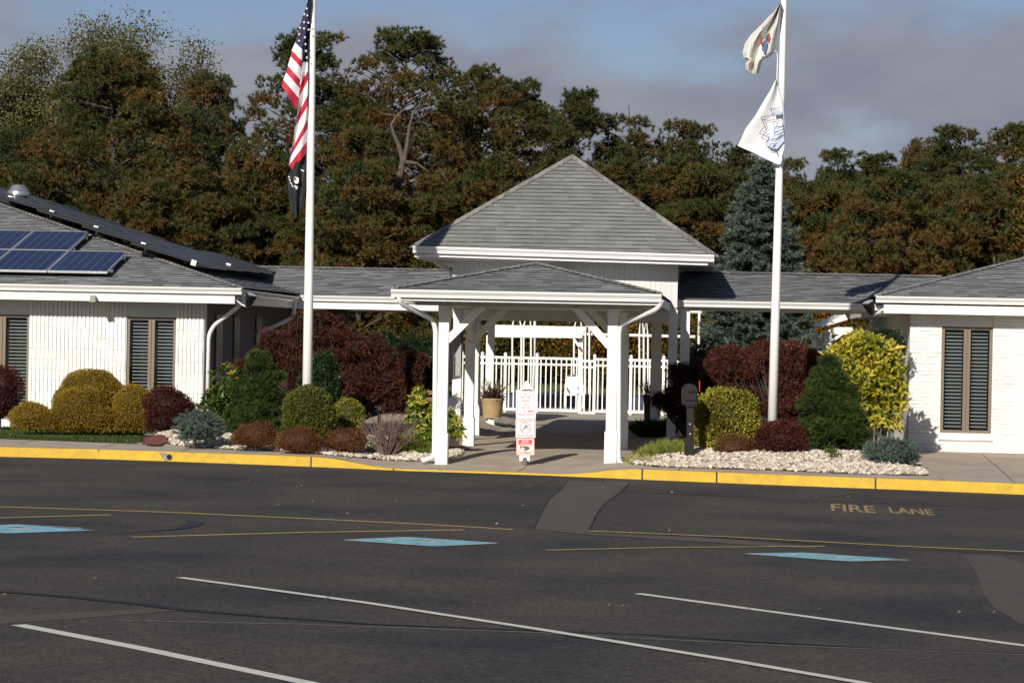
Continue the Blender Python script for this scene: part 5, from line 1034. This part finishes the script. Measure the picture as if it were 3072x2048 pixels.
def whorl_shrub(name, lbl, Y, blobs, mat, leaf, nwh, per, tw=(0, 1), core=.7, px0=None):
    bx = blobs[0][0] if px0 is None else px0; base = root(bx, Y); t = thing(name, base, lbl, 'shrub'); Vs = []; Ts = []; tops = []
    for b in blobs:
        c = at(b[0], b[1], Y+(b[4] if len(b) > 4 else 0)); s = Y/F_PX; r = np.array([b[2]*s, b[2]*s*.8, b[3]*s]); n = int(nwh*b[2]*b[3]/2500); p, nn, q, d = shell(tuple(c), r, n, thick=.25, lump=.1); n = len(p)
        ax = unit(nn+[0, 0, .5]+RS.normal(size=(n, 3))*.3); A = np.repeat(ax, per, axis=0); P_ = np.repeat(p, per, axis=0); rnd = RS.normal(size=A.shape); perp = unit(np.cross(A, rnd)); dr = unit(perp*.85+A*RS.uniform(.0, .9, (len(A), 1)))
        Vs.append(leaf_quads(P_, dr, leaf[0]*RS.uniform(.6, 1.15, len(A)), leaf[1], droop=.15)); Ts.append(np.clip(np.repeat(RS.uniform(tw[0], tw[1], n), per)+RS.normal(size=len(A))*.12, 0, 1))
        if core: sq = np.array(sphere_quads(tuple(c), r*core)); sq[:, 2] = np.maximum(sq[:, 2], base.z-.02); Vs.append(sq); Ts.append(np.zeros(len(sq)//4))
        tops.append(tuple(c))
    np_mesh('foliage', np.concatenate(Vs), 4, np.concatenate(Ts), mat, t); stems(t, base, tops, .018, M['barkdark']); return t
whorl_shrub('rhododendron', 'broad-leaved rhododendron with a few yellow leaves beside the left downspout', 43.4, [(690, 1150, 52, 52), (650, 1215, 46, 50), (720, 1230, 60, 60), (675, 1265, 50, 38)], M['rhodo'], (.135, .036), 60, 9, (0, .92), core=.5)
shrub('evergreen_shrub', 'upright green conifer shrub left of the left flagpole', 'shrub', 43.0, scatter([(772, 1110, 36, 52), (790, 1165, 58, 55), (755, 1200, 60, 55), (800, 1240, 52, 62), (740, 1268, 58, 42)], 120, 14, 24, 1, 43, 0.7) + [(b_[0], b_[1], b_[2]*.68, b_[3]*.68) for b_ in [(772, 1110, 36, 52), (790, 1165, 58, 55), (755, 1200, 60, 55), (800, 1240, 52, 62), (740, 1268, 58, 42)]], M['green'], (.085, .011), 1000, upw=.6, needle=8, lump=.22, thick=.5, core=.66, px0=770)
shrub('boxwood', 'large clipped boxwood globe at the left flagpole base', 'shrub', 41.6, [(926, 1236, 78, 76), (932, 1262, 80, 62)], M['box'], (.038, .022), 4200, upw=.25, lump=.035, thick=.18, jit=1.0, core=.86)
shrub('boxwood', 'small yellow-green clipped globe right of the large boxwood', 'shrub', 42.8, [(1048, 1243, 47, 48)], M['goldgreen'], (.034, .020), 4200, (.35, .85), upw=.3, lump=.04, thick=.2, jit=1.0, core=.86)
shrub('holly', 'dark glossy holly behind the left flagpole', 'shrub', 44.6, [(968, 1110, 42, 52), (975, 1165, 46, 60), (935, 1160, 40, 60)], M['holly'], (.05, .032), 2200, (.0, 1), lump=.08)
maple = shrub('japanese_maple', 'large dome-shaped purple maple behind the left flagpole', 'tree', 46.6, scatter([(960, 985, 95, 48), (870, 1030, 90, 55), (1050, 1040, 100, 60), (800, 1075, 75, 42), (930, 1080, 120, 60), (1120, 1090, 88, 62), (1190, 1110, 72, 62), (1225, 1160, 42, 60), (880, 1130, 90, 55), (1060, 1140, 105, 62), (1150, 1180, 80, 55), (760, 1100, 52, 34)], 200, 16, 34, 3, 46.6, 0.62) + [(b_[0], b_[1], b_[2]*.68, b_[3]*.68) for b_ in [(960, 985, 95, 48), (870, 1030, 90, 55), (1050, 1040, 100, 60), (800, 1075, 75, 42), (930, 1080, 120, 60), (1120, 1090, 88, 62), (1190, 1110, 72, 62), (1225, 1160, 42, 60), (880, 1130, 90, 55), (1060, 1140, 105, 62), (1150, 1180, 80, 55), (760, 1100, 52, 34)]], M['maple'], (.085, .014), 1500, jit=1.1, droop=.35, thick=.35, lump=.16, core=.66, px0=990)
G2 = 'low rust-coloured shrubs along the white stones'
for px, py, rx, ry, Y, l in ((768, 1300, 68, 34, 41.2, 'leftmost low rust shrub, beside the small blue spruce'), (900, 1315, 66, 36, 40.7, 'low rust shrub right under the large boxwood globe'), (1040, 1314, 60, 32, 41.0, 'low rust shrub between boxwood globe and bare twiggy bush'), (2203, 1338, 60, 36, 40.4, 'low orange-rust shrub between mailbox hedge globe and dark red globe')):
    shrub('rust_shrub', l, 'shrub', Y, [(px, py+8, rx, ry+8), (px-rx*.45, py+14, rx*.62, ry*.8), (px+rx*.42, py+12, rx*.62, ry*.85)], M['rust'], (.035, .012), 3400, upw=.5, thick=.4, lump=.15, grp=G2, zlow=-.8)
# bare twigs
base = root(1165, 41.2); t = thing('bare_shrub', base, 'leafless grey-brown twiggy bush right of the rust shrubs', 'shrub'); m = MB()
for k in range(130):
    a = random.uniform(0, 6.28); r = random.uniform(.05, .62); h = random.uniform(.35, .82)*(1-.35*r); b = Vector((base.x+.06*math.cos(a), base.y+.06*math.sin(a), base.z)); e_ = b+Vector((r*math.cos(a), r*.6*math.sin(a), h)); md = b.lerp(e_, .5)+Vector((random.uniform(-.05, .05), random.uniform(-.05, .05), .04)); m.tube([b, md, e_], [.006, .005, .003], 4, cap=False)
    for j in range(2): s0 = md.lerp(e_, random.uniform(0, .7)); m.tube([s0, s0+Vector((random.uniform(-.14, .14), random.uniform(-.1, .1), random.uniform(.04, .2)))], [.004, .002], 3, cap=False)
m.build('twigs', plain('twig_bark', (.14, .095, .075), .9), t)
def clump(px0_, px1_, py0_, py1_, n, h, mat, lbl, tw=(0, 1), w_=.012, lean=.5, name='grass_clump'):
    a, b = ground(px0_, py1_), ground(px1_, py1_); Yb = (a.y+b.y)/2; base = root((px0_+px1_)/2, Yb+.3); t = thing(name, base, lbl, 'grass clump'); x = RS.uniform(a.x, b.x, n); y = RS.uniform(-.05, .9, n)+Yb; c = np.array([(u, v, zg(u, v)+.0) for u, v in zip(x, y)])
    d = RS.normal(size=(n, 3))*lean; d[:, 2] = 1; np_mesh('blades', leaf_quads(c, d, RS.uniform(h*.5, h, n), w_, droop=.25), 4, RS.uniform(tw[0], tw[1], n), mat, t)
clump(1185, 1285, 1310, 1366, 2600, .26, M['straw'], 'low green tuft of grass beside the left canopy downspout', (0, .35))
clump(1100, 1230, 1300, 1366, 900, .24, M['straw'], 'thin grass tuft growing under the bare twiggy bush', (0, .6))
clump(1915, 2050, 1310, 1378, 3000, .30, M['straw'], 'yellow-green arching grass clump left of the mailbox', (0, .75))
clump(1880, 1960, 1350, 1392, 260, .30, M['straw'], 'pale straw grass blades at the right canopy downspout', (.7, 1), lean=.9)
clump(1905, 2070, 1245, 1300, 4000, .55, M['grass'], 'tall dark green ground plants in the shade right of the passage', (0, .6), .03, .6)
clump(2492, 2520, 1335, 1382, 160, .22, M['green'], 'small green seedling alone in the stones before the yellow shrub', (.4, 1), .02, .5, 'seedling')
whorl_shrub('aucuba', 'variegated yellow-green aucuba behind the left canopy post', 42.2, [(1262, 1205, 32, 40), (1255, 1260, 36, 48), (1285, 1290, 40, 42), (1345, 1275, 30, 44), (1365, 1300, 22, 24)], M['aucuba'], (.14, .042), 60, 9, (.1, 1), core=.6, px0=1280)
# ---- right bed
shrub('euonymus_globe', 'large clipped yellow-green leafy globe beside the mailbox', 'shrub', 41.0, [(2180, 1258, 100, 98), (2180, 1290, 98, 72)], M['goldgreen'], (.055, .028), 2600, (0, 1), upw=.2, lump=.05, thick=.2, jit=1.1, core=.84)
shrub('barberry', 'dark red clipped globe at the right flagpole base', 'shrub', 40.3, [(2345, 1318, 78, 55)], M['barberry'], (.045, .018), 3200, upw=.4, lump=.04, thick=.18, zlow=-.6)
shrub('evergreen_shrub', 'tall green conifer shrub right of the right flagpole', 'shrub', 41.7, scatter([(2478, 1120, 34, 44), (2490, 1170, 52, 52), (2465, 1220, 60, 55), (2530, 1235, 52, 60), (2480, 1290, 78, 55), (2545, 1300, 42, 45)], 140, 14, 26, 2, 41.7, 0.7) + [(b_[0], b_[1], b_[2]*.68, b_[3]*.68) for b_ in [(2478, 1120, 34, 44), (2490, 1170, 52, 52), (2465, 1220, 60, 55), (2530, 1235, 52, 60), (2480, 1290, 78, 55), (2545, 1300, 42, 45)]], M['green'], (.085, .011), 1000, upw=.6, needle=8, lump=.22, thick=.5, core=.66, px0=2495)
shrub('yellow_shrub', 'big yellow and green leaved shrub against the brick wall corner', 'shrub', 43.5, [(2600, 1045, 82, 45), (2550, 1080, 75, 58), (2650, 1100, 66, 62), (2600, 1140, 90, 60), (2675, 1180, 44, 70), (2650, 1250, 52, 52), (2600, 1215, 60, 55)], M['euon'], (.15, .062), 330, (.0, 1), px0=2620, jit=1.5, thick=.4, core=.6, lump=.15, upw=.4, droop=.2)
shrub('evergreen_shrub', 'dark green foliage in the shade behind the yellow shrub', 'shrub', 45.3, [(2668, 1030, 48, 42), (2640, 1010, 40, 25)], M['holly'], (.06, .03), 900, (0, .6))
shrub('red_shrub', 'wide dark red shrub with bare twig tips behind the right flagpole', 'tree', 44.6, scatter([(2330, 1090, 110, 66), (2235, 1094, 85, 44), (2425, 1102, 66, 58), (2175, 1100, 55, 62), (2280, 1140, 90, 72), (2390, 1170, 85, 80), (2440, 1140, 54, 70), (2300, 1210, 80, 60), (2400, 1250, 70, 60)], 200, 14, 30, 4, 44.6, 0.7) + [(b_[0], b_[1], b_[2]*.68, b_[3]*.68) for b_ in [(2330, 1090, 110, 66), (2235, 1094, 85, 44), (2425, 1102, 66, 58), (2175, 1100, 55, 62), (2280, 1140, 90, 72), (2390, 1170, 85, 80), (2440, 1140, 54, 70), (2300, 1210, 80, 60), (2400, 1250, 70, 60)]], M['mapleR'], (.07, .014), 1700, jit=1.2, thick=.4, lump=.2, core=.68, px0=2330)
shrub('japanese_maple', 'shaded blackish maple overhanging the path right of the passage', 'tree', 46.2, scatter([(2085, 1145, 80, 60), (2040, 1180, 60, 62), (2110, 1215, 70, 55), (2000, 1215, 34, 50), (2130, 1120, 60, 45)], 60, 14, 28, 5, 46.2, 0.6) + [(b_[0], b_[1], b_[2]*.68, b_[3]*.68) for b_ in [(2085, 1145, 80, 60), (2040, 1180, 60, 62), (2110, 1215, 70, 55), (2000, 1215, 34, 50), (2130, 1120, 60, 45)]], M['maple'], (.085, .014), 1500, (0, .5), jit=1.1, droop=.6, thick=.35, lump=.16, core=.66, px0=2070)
shrub('hedge', 'dark evergreen hedge in the shade beyond the left walkway', 'hedge', 61.5, [(1160, 1060, 60, 60), (1230, 1080, 70, 75), (1300, 1090, 60, 80), (1330, 1080, 40, 90), (1100, 1090, 60, 80), (1200, 1150, 150, 80)], M['holly'], (.09, .05), 350, (0, .5), lump=.12)
shrub('hedge', 'dark low evergreen mass in the shade beyond the right walkway', 'hedge', 56.0, [(2110, 1120, 70, 90), (2180, 1130, 80, 90), (2270, 1130, 90, 90), (2370, 1130, 90, 90)], M['holly'], (.09, .05), 350, (0, .5), lump=.12)

# ---- tall blue spruce behind the right walkway
Ysp = 58.0; base = root(2262, Ysp); top = at(2291, 474, Ysp); base.x = at(2270, 1050, Ysp).x; t = thing('blue_spruce', base, 'tall conical blue spruce rising behind the right walkway roof', 'tree'); Hs = top.z-base.z
m = MB(); m.tube([base-Vector((0, 0, .1)), base.lerp(top, .5), top], [.13, .07, .015], 8); m.build('trunk', M['barkdark'], t); P_ = []; D_ = []; T_t = []
z = .5
while z < Hs-.05:
    f = 1-z/Hs; R_ = 1.62*f**.56; nb = max(8, int(30*f)+8)
    for k in range(nb):
        a = random.uniform(0, 6.283); rr = R_*random.uniform(.72, 1.10); n = max(2, int(rr/.075)); sag = random.uniform(.05, .22)
        for j in range(n):
            q = (j+1)/n; r = rr*q; p = np.array([base.x+(top.x-base.x)*z/Hs+r*math.cos(a), base.y+r*math.sin(a), base.z+z-sag*rr*q+ .16*rr*q*q])
            if q < .25: continue
            o_ = np.array([math.cos(a), math.sin(a), .15])
            for sd in (0, -1, 1):
                tw_ = np.array([-math.sin(a), math.cos(a), 0])*sd; P_.append(p+tw_*(1-q)*.05+RS.normal(size=3)*.02); D_.append(o_*(1 if sd == 0 else .6)+tw_*.8); T_t.append(min(1, max(0, .15+.6*q+random.uniform(-.2, .2))))
    z += .115
P_ = np.array(P_); D_ = np.array(D_); np_mesh('foliage', needle_tris(P_, D_, .125, .026, 8, .5), 3, np.repeat(T_t, 8), M['sprucetall'], t); print('spruce', len(P_))

# ---- pines
def pine_parts(seed, H, W, h0, npad, tufts=30, blades=13, lobes=None, bend=.5, mat='pine', greener=0.0, limbs=.5):
    rs = np.random.RandomState(seed); rnd = random.Random(seed); tr = MB(); ph = rnd.uniform(0, 6.28); bx = lambda z: bend*(math.sin(z/H*3.1+ph)-math.sin(ph)); by = lambda z: .5*bend*math.sin(z/H*4.3+ph)
    hs = np.linspace(-.3, H*.93, 11); tr.tube([(bx(z), by(z), z) for z in hs], [max(.02, .19*(1-z/H)**.8*H/11) for z in hs], 8); P = []; D = []; T = []
    for k in range(npad+12):
        u = rnd.random() if k < npad else rnd.uniform(.72, 1); h = h0 + (H-h0)*(u**.75); f = (h-h0)/(H-h0); prof = (math.sin(math.pi*min(1, (.20+.80*f)))**.55 if f > .15 else .8) if lobes is None else lobes(f); a = rnd.uniform(0, 6.283)
        if f > .8: prof = max(prof, .42)
        R_ = W/2*prof*(rnd.uniform(.25, 1.05) if rnd.random() < .45 else rnd.uniform(.75, 1.12)); c = np.array([bx(h)+R_*math.cos(a), by(h)+R_*math.sin(a), h]); r0 = rnd.uniform(.36, .70)*(W/4.4)**.5*(1-.35*f); rad = np.array([r0, r0, r0*.66])
        if R_ > .3 and rnd.random() < limbs: z0 = max(.3, h-R_*rnd.uniform(.35, .75)); tr.tube([(bx(z0), by(z0), z0), tuple((c+np.array([bx(z0), by(z0), z0-.1*R_]))/2), (c[0], c[1], c[2]-.12)], [.035, .026, .010], 5, cap=False)
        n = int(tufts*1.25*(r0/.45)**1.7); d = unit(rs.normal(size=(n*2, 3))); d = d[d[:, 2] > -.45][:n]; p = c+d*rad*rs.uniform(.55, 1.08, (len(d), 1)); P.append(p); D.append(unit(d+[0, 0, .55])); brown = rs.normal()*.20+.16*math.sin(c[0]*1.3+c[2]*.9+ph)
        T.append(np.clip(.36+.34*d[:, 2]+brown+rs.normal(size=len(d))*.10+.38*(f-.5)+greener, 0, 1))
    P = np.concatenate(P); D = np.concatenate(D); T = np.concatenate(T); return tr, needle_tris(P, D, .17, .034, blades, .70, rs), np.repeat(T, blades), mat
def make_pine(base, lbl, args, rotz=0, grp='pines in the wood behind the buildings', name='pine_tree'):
    tr, nv, nt_, mat = args; t = thing(name, base, lbl, 'tree', grp); o1 = tr.build('trunk', M['bark'], None); o2 = np_mesh('crown', nv, 3, nt_, M[mat])
    for o in (o1, o2): o.parent = t
    t.rotation_euler = (0, 0, rotz); return t
def copy_tree(src, loc, sc, rotz, lbl):
    r = src.copy(); COL.objects.link(r); r.location = loc; r.scale = sc; r.rotation_euler = (0, 0, rotz); r['label'] = lbl
    for ch in [c for c in bpy.data.objects if c.parent == src]: d = ch.copy(); COL.objects.link(d); d.parent = r
    return r
GB = .17
def tree_at(src, px, pytop, Y, Href, lbl, wsc=1.0, rotz=None):
    x = at(px, 600, Y).x; H = at(px, pytop, Y).z-GB; s = H/Href; return copy_tree(src, (x, Y, GB), (s*wsc, s*wsc, s), random.uniform(0, 6.28) if rotz is None else rotz, lbl)
def first_at(px, pytop, Y, lbl, **k):
    x = at(px, 600, Y).x; H = at(px, pytop, Y).z-GB; return make_pine((x, Y, GB), lbl, pine_parts(H=H, **k)), H
s = 88*1.0
pA, hA = first_at(380, 165, 84, 'broad orange-green pine above the solar panels, before the pale airy tree', seed=3, W=5.4, h0=3.2, npad=210, bend=.3, greener=.04, limbs=.35)
pB, hB = first_at(880, 105, 86, 'tall domed pine directly behind the striped flag', seed=5, W=4.5, h0=3.0, npad=165, bend=.3)
pC, hC = first_at(1245, 104, 85, 'tallest pine with the bare crooked forked trunk, left above the hall roof', seed=9, W=4.3, h0=6.9, npad=125, bend=.55)
pD, hD = first_at(1545, 250, 88, 'flat-topped pine directly left of the hall roof peak', seed=12, W=3.6, h0=2.6, npad=130, bend=.4)
pE, hE = first_at(1728, 277, 88, 'narrow dark green pine just behind the hall roof peak', seed=17, W=2.6, h0=3.0, npad=130, bend=.2, greener=.28)
pF, hF = first_at(1905, 362, 90, 'rounded pine beneath the dead snag', seed=21, W=3.4, h0=2.0, npad=120, bend=.3, greener=.05)
# the visible crooked trunk of the tallest pine: branches lower down
m = MB(); x0 = at(1190, 600, 84.2).x
def tz(px, py, dy=0): return at(px, py, 82.5+dy)
m.tube([tz(1180, 620), tz(1190, 560), tz(1201, 520), (tz(1209, 480)), tz(1198, 440), tz(1182, 405), tz(1174, 375), tz(1190, 348), tz(1215, 325)], [.14, .13, .12, .10, .075, .06, .05, .035, .02], 8); m.tube([tz(1212, 482), tz(1222, 430), tz(1228, 380), tz(1240, 340), tz(1260, 310)], [.09, .065, .05, .04, .02], 7)
m.tube([tz(1208, 485), tz(1250, 490), tz(1285, 515)], [.07, .05, .02], 6); m.tube([tz(1200, 500), tz(1225, 508), tz(1245, 525)], [.05, .035, .015], 6); m.tube([tz(1200, 590), tz(1225, 578), tz(1260, 575)], [.06, .05, .02], 6); m.tube([tz(1140, 340), tz(1175, 345), tz(1200, 350)], [.02, .025, .03], 5)
o = m.build('limbs', M['barklight'], pC)
pG, hG = first_at(600, 345, 92, 'dark green pine filling the gap left of the striped flag', seed=31, W=3.6, h0=1.5, npad=125, bend=.2, greener=.22)
tall = [(pB, hB, 1090, 300, 92, 'pine showing low between the two tallest pines', .95), (pD, hD, 640, 235, 95, 'low-shouldered pine left of the pine behind the striped flag', .9), (pD, hD, 1420, 215, 91, 'pine leaning out at the right shoulder of the tallest pine', .9), (pF, hF, 2010, 375, 91, 'small-topped pine right of the dead snag', .8), (pF, hF, 2105, 388, 92, 'pine with spread finger-like top midway to the right flagpole', .8), (pE, hE, 2215, 440, 92, 'dark narrow pine just left of the blue spruce tip', 1.1), (pF, hF, 2385, 488, 90, 'short pine immediately right of the right flagpole', .8), (pF, hF, 2495, 466, 91, 'green rounded pine second to the right of the right flagpole', .9), (pE, hE, 2622, 466, 92, 'small pointed green pine above the right walkway end', 1.3), (pA, hA, 2760, 428, 93, 'broad pine with thin sparse top above the right building', .8), (pF, hF, 2900, 400, 92, 'dark pine above the right roof, before the right edge', 1.1), (pD, hD, 3030, 385, 91, 'pine at the right photo edge below the orange tree', 1.0), (pD, hD, 1640, 330, 94, 'pine in the dip between hall peak and its left neighbour', .9), (pB, hB, 250, 330, 91, 'pine behind the roof vent at the left', .9), (pG, hG, 60, 400, 93, 'dark pine at the left photo edge', 1.1), (pG, hG, 1010, 260, 97, 'dark pine behind the flagpole and the tall pines', 1.0), (pG, hG, 1345, 330, 97, 'dark pine behind the crooked trunk', 1.0), (pG, hG, 1850, 450, 98, 'dark pine in shadow right of the hall peak', 1.1)]
for s_, h_, px, py, Y, l, w_ in tall: tree_at(s_, px, py, Y, h_, l, w_)
# lower, denser pines that close the wood
pL, hL_ = first_at(150, 520, 79, 'low dense rust and green pine in the front of the wood', seed=41, W=3.6, h0=.6, npad=150, tufts=30, bend=.2, greener=-.04, limbs=.08)
pM, hM = first_at(450, 560, 78, 'low dense rust and green pine in the front of the wood', seed=43, W=3.4, h0=.6, npad=150, tufts=30, bend=.2, limbs=.08)
xs_ = [(-40, 500), (300, 590), (560, 520), (680, 600), (770, 470), (880, 560), (960, 620), (1060, 500), (1130, 660), (1240, 610), (1330, 540), (1420, 480), (1500, 620), (1580, 500), (1680, 560), (1790, 500), (1880, 560), (1960, 500), (2060, 560), (2130, 510), (2420, 590), (2520, 560), (2610, 590), (2700, 540), (2800, 580), (2890, 540), (2980, 590), (3080, 520)]
for i, (px, py) in enumerate(xs_):
    s_, h_ = (pL, hL_) if i % 2 else (pM, hM); tree_at(s_, px, py, (84.5 if 1350 < px < 2700 else 80.5)+(i*37 % 50)/10, h_, 'low dense rust and green pine in the front of the wood', 1.05)
shL, shH = first_at(1120, 720, 96, 'dark low pine deep in the wood behind the first rows', seed=47, W=3.6, h0=.3, npad=95, tufts=30, bend=.2, greener=.1, limbs=.0)
for k in range(24): tree_at(shL, -150+k*145, 640+(k*53 % 90), 99+(k*29 % 40)/10, shH, 'dark low pine deep in the wood behind the first rows', 1.5)
for k in range(26): tree_at(pL, -200+k*138, 520+(k*61 % 80), 104+(k*31 % 30)/10, hL_, 'dark low pine deep in the wood behind the first rows', 1.1)
# dead snag
b_ = at(1886, 470, 92.5); t = thing('dead_tree', (b_.x, 92.5, GB), 'bare dead snag standing above the treetops right of the hall peak', 'tree'); m = MB()
m.tube([(b_.x, 92.5, 0), at(1888, 420, 92.5), at(1888, 360, 92.5), at(1887, 313, 92.5)], [.08, .035, .025, .012], 7); m.tube([at(1889, 376, 92.5), at(1868, 366, 92.5), at(1862, 362, 92.5)], [.03, .015, .008], 5); m.tube([at(1889, 365, 92.5), at(1902, 345, 92.5)], [.025, .008], 5); m.tube([at(1888, 330, 92.5), at(1882, 320, 92.5)], [.015, .006], 4); m.build('trunk', M['bark'], t)
# airy deciduous trees
def airy(name, lbl, Y, px, pyt, W, n_limb, mat, leaf, tw=(0, 1), h0f=.3, seed=1, dens=60):
    rnd = random.Random(seed); rs = np.random.RandomState(seed); x = at(px, 600, Y).x; H = at(px, pyt, Y).z-GB; t = thing(name, (x, Y, GB), lbl, 'tree'); m = MB(); m.tube([(x, Y, 0), (x+.2, Y, H*.3), (x-.1, Y, H*.62)], [.16, .13, .07], 8); C_ = []
    for k in range(n_limb):
        a = rnd.uniform(0, 6.28); z0 = H*rnd.uniform(.25, .62); zt = min(H, max(H*h0f, z0+H*rnd.uniform(.1, .5))); f = zt/H; rr = W/2*rnd.uniform(.3, 1.0)*math.sin(math.pi*min(.93, max(.2, f)))**.45; e_ = Vector((x+rr*math.cos(a), Y+rr*math.sin(a), zt)); s0 = Vector((x, Y, z0)); md = s0.lerp(e_, .5)+Vector((0, 0, .25)); m.tube([s0, md, e_], [.05, .03, .008], 5, cap=False)
        for j in range(7): q = rnd.uniform(.35, 1.0); c = s0.lerp(e_, q) + Vector((rnd.uniform(-.4, .4), rnd.uniform(-.4, .4), rnd.uniform(-.2, .4))); m.tube([s0.lerp(e_, max(.2, q-.15)), c], [.014, .004], 3, cap=False); C_.append(c)
    m.build('trunk', M['barkdark'], t); C_ = np.array([tuple(c) for c in C_]); P = np.repeat(C_, dens, axis=0)+rs.normal(size=(len(C_)*dens, 3))*[.30, .30, .24]; n = len(P); np_mesh('crown', leaf_quads(P, rs.normal(size=(n, 3))+[0, 0, -.4], leaf[0]*rs.uniform(.6, 1.2, n), leaf[1], rs), 4, np.clip(rs.uniform(tw[0], tw[1], n), 0, 1), mat, t)
airy('deciduous_tree', 'pale airy grey-green tree at the upper left, sky showing through', 97, 330, 60, 7.6, 170, M['birch'], (.13, .08), seed=3, dens=72, h0f=.6)
airy('deciduous_tree', 'pale airy tree at the left photo edge beside the taller pale tree', 97, 50, 135, 5.2, 120, M['birch'], (.13, .08), seed=5, dens=72, h0f=.55)
airy('deciduous_tree', 'thin pale tree leaning right of the orange-green pine', 98, 560, 112, 3.2, 70, M['birch'], (.12, .07), seed=8, dens=66, h0f=.6)
airy('autumn_tree', 'orange-leaved tree entering at the upper right photo edge', 80, 3195, 270, 3.4, 60, M['autumn'], (.10, .07), (.3, .85), seed=4, dens=40)
k = 0
for px, pyt, Y, W, l in ((1560, 885, 80.5, 3.2, 'green and orange tree beyond the pool, left in the passage'), (1690, 890, 81.5, 3.0, 'bright orange tree beyond the pool, in the middle of the passage'), (1800, 880, 80.3, 3.0, 'orange-green tree beyond the pool, behind the right canopy post'), (1930, 885, 81, 3.2, 'yellow-orange tree beyond the pool, by the right swing frame'), (2060, 890, 80.6, 3.2, 'brownish orange tree beyond the pool, left of the blue spruce'), (2500, 880, 80, 3.2, 'orange tree behind the white pavilion roof'), (2590, 890, 81, 3.0, 'red-brown tree between pavilion and right building'), (1440, 900, 81, 3.0, 'dark orange tree beyond the pool, left end of the passage view')):
    airy('autumn_tree', l, Y, px, pyt, W, 30, M['autumn'], (.12, .085), ((0, .7), (.3, 1), (.2, .9), (.3, .9), (.1, .8), (.3, .9), (.5, 1), (.1, .8))[k], seed=20+k, dens=60); k += 1
shrub('undergrowth', 'dark brown undergrowth at the foot of the wood', 'undergrowth', 85, [(px, 1090+(px*7 % 23), 75, 62, (px*3 % 5)) for px in range(1000, 2700, 85)], M['under'], (.12, .05), 120, (0, 1), lump=.25, thick=.4)['kind'] = 'stuff'

# fallen leaves on the lot, the path and the stones
n = 170; px = RS.uniform(-50, 3120, n); c = []
for x in px:
    y = 1380+ (x*.036) + abs(RS.normal())*90 if RS.uniform() < .45 else RS.uniform(1290, 2040)
    g = ground(x, y)
    if g.y < 47: c.append((g.x, g.y, (zg(g.x, g.y) if g.y > kerb_y(g.x) else 0)+.016+(.03 if g.y > kerb_y(g.x)+1.2 else 0)))
c = np.array(c); d = RS.normal(size=(len(c), 3))*[1, 1, .25]; tag(np_mesh('fallen_leaves', leaf_quads(c, d, RS.uniform(.015, .045, len(c)), .022), 4, RS.uniform(0, 1, len(c)), foliage('dry_leaves', [(0, (.05, .03, .015)), (.7, (.17, .10, .04)), (1, (.35, .30, .22))], .8, .1)), 'dry fallen leaves scattered thinly over asphalt, kerb and stones', None, None, 'stuff')
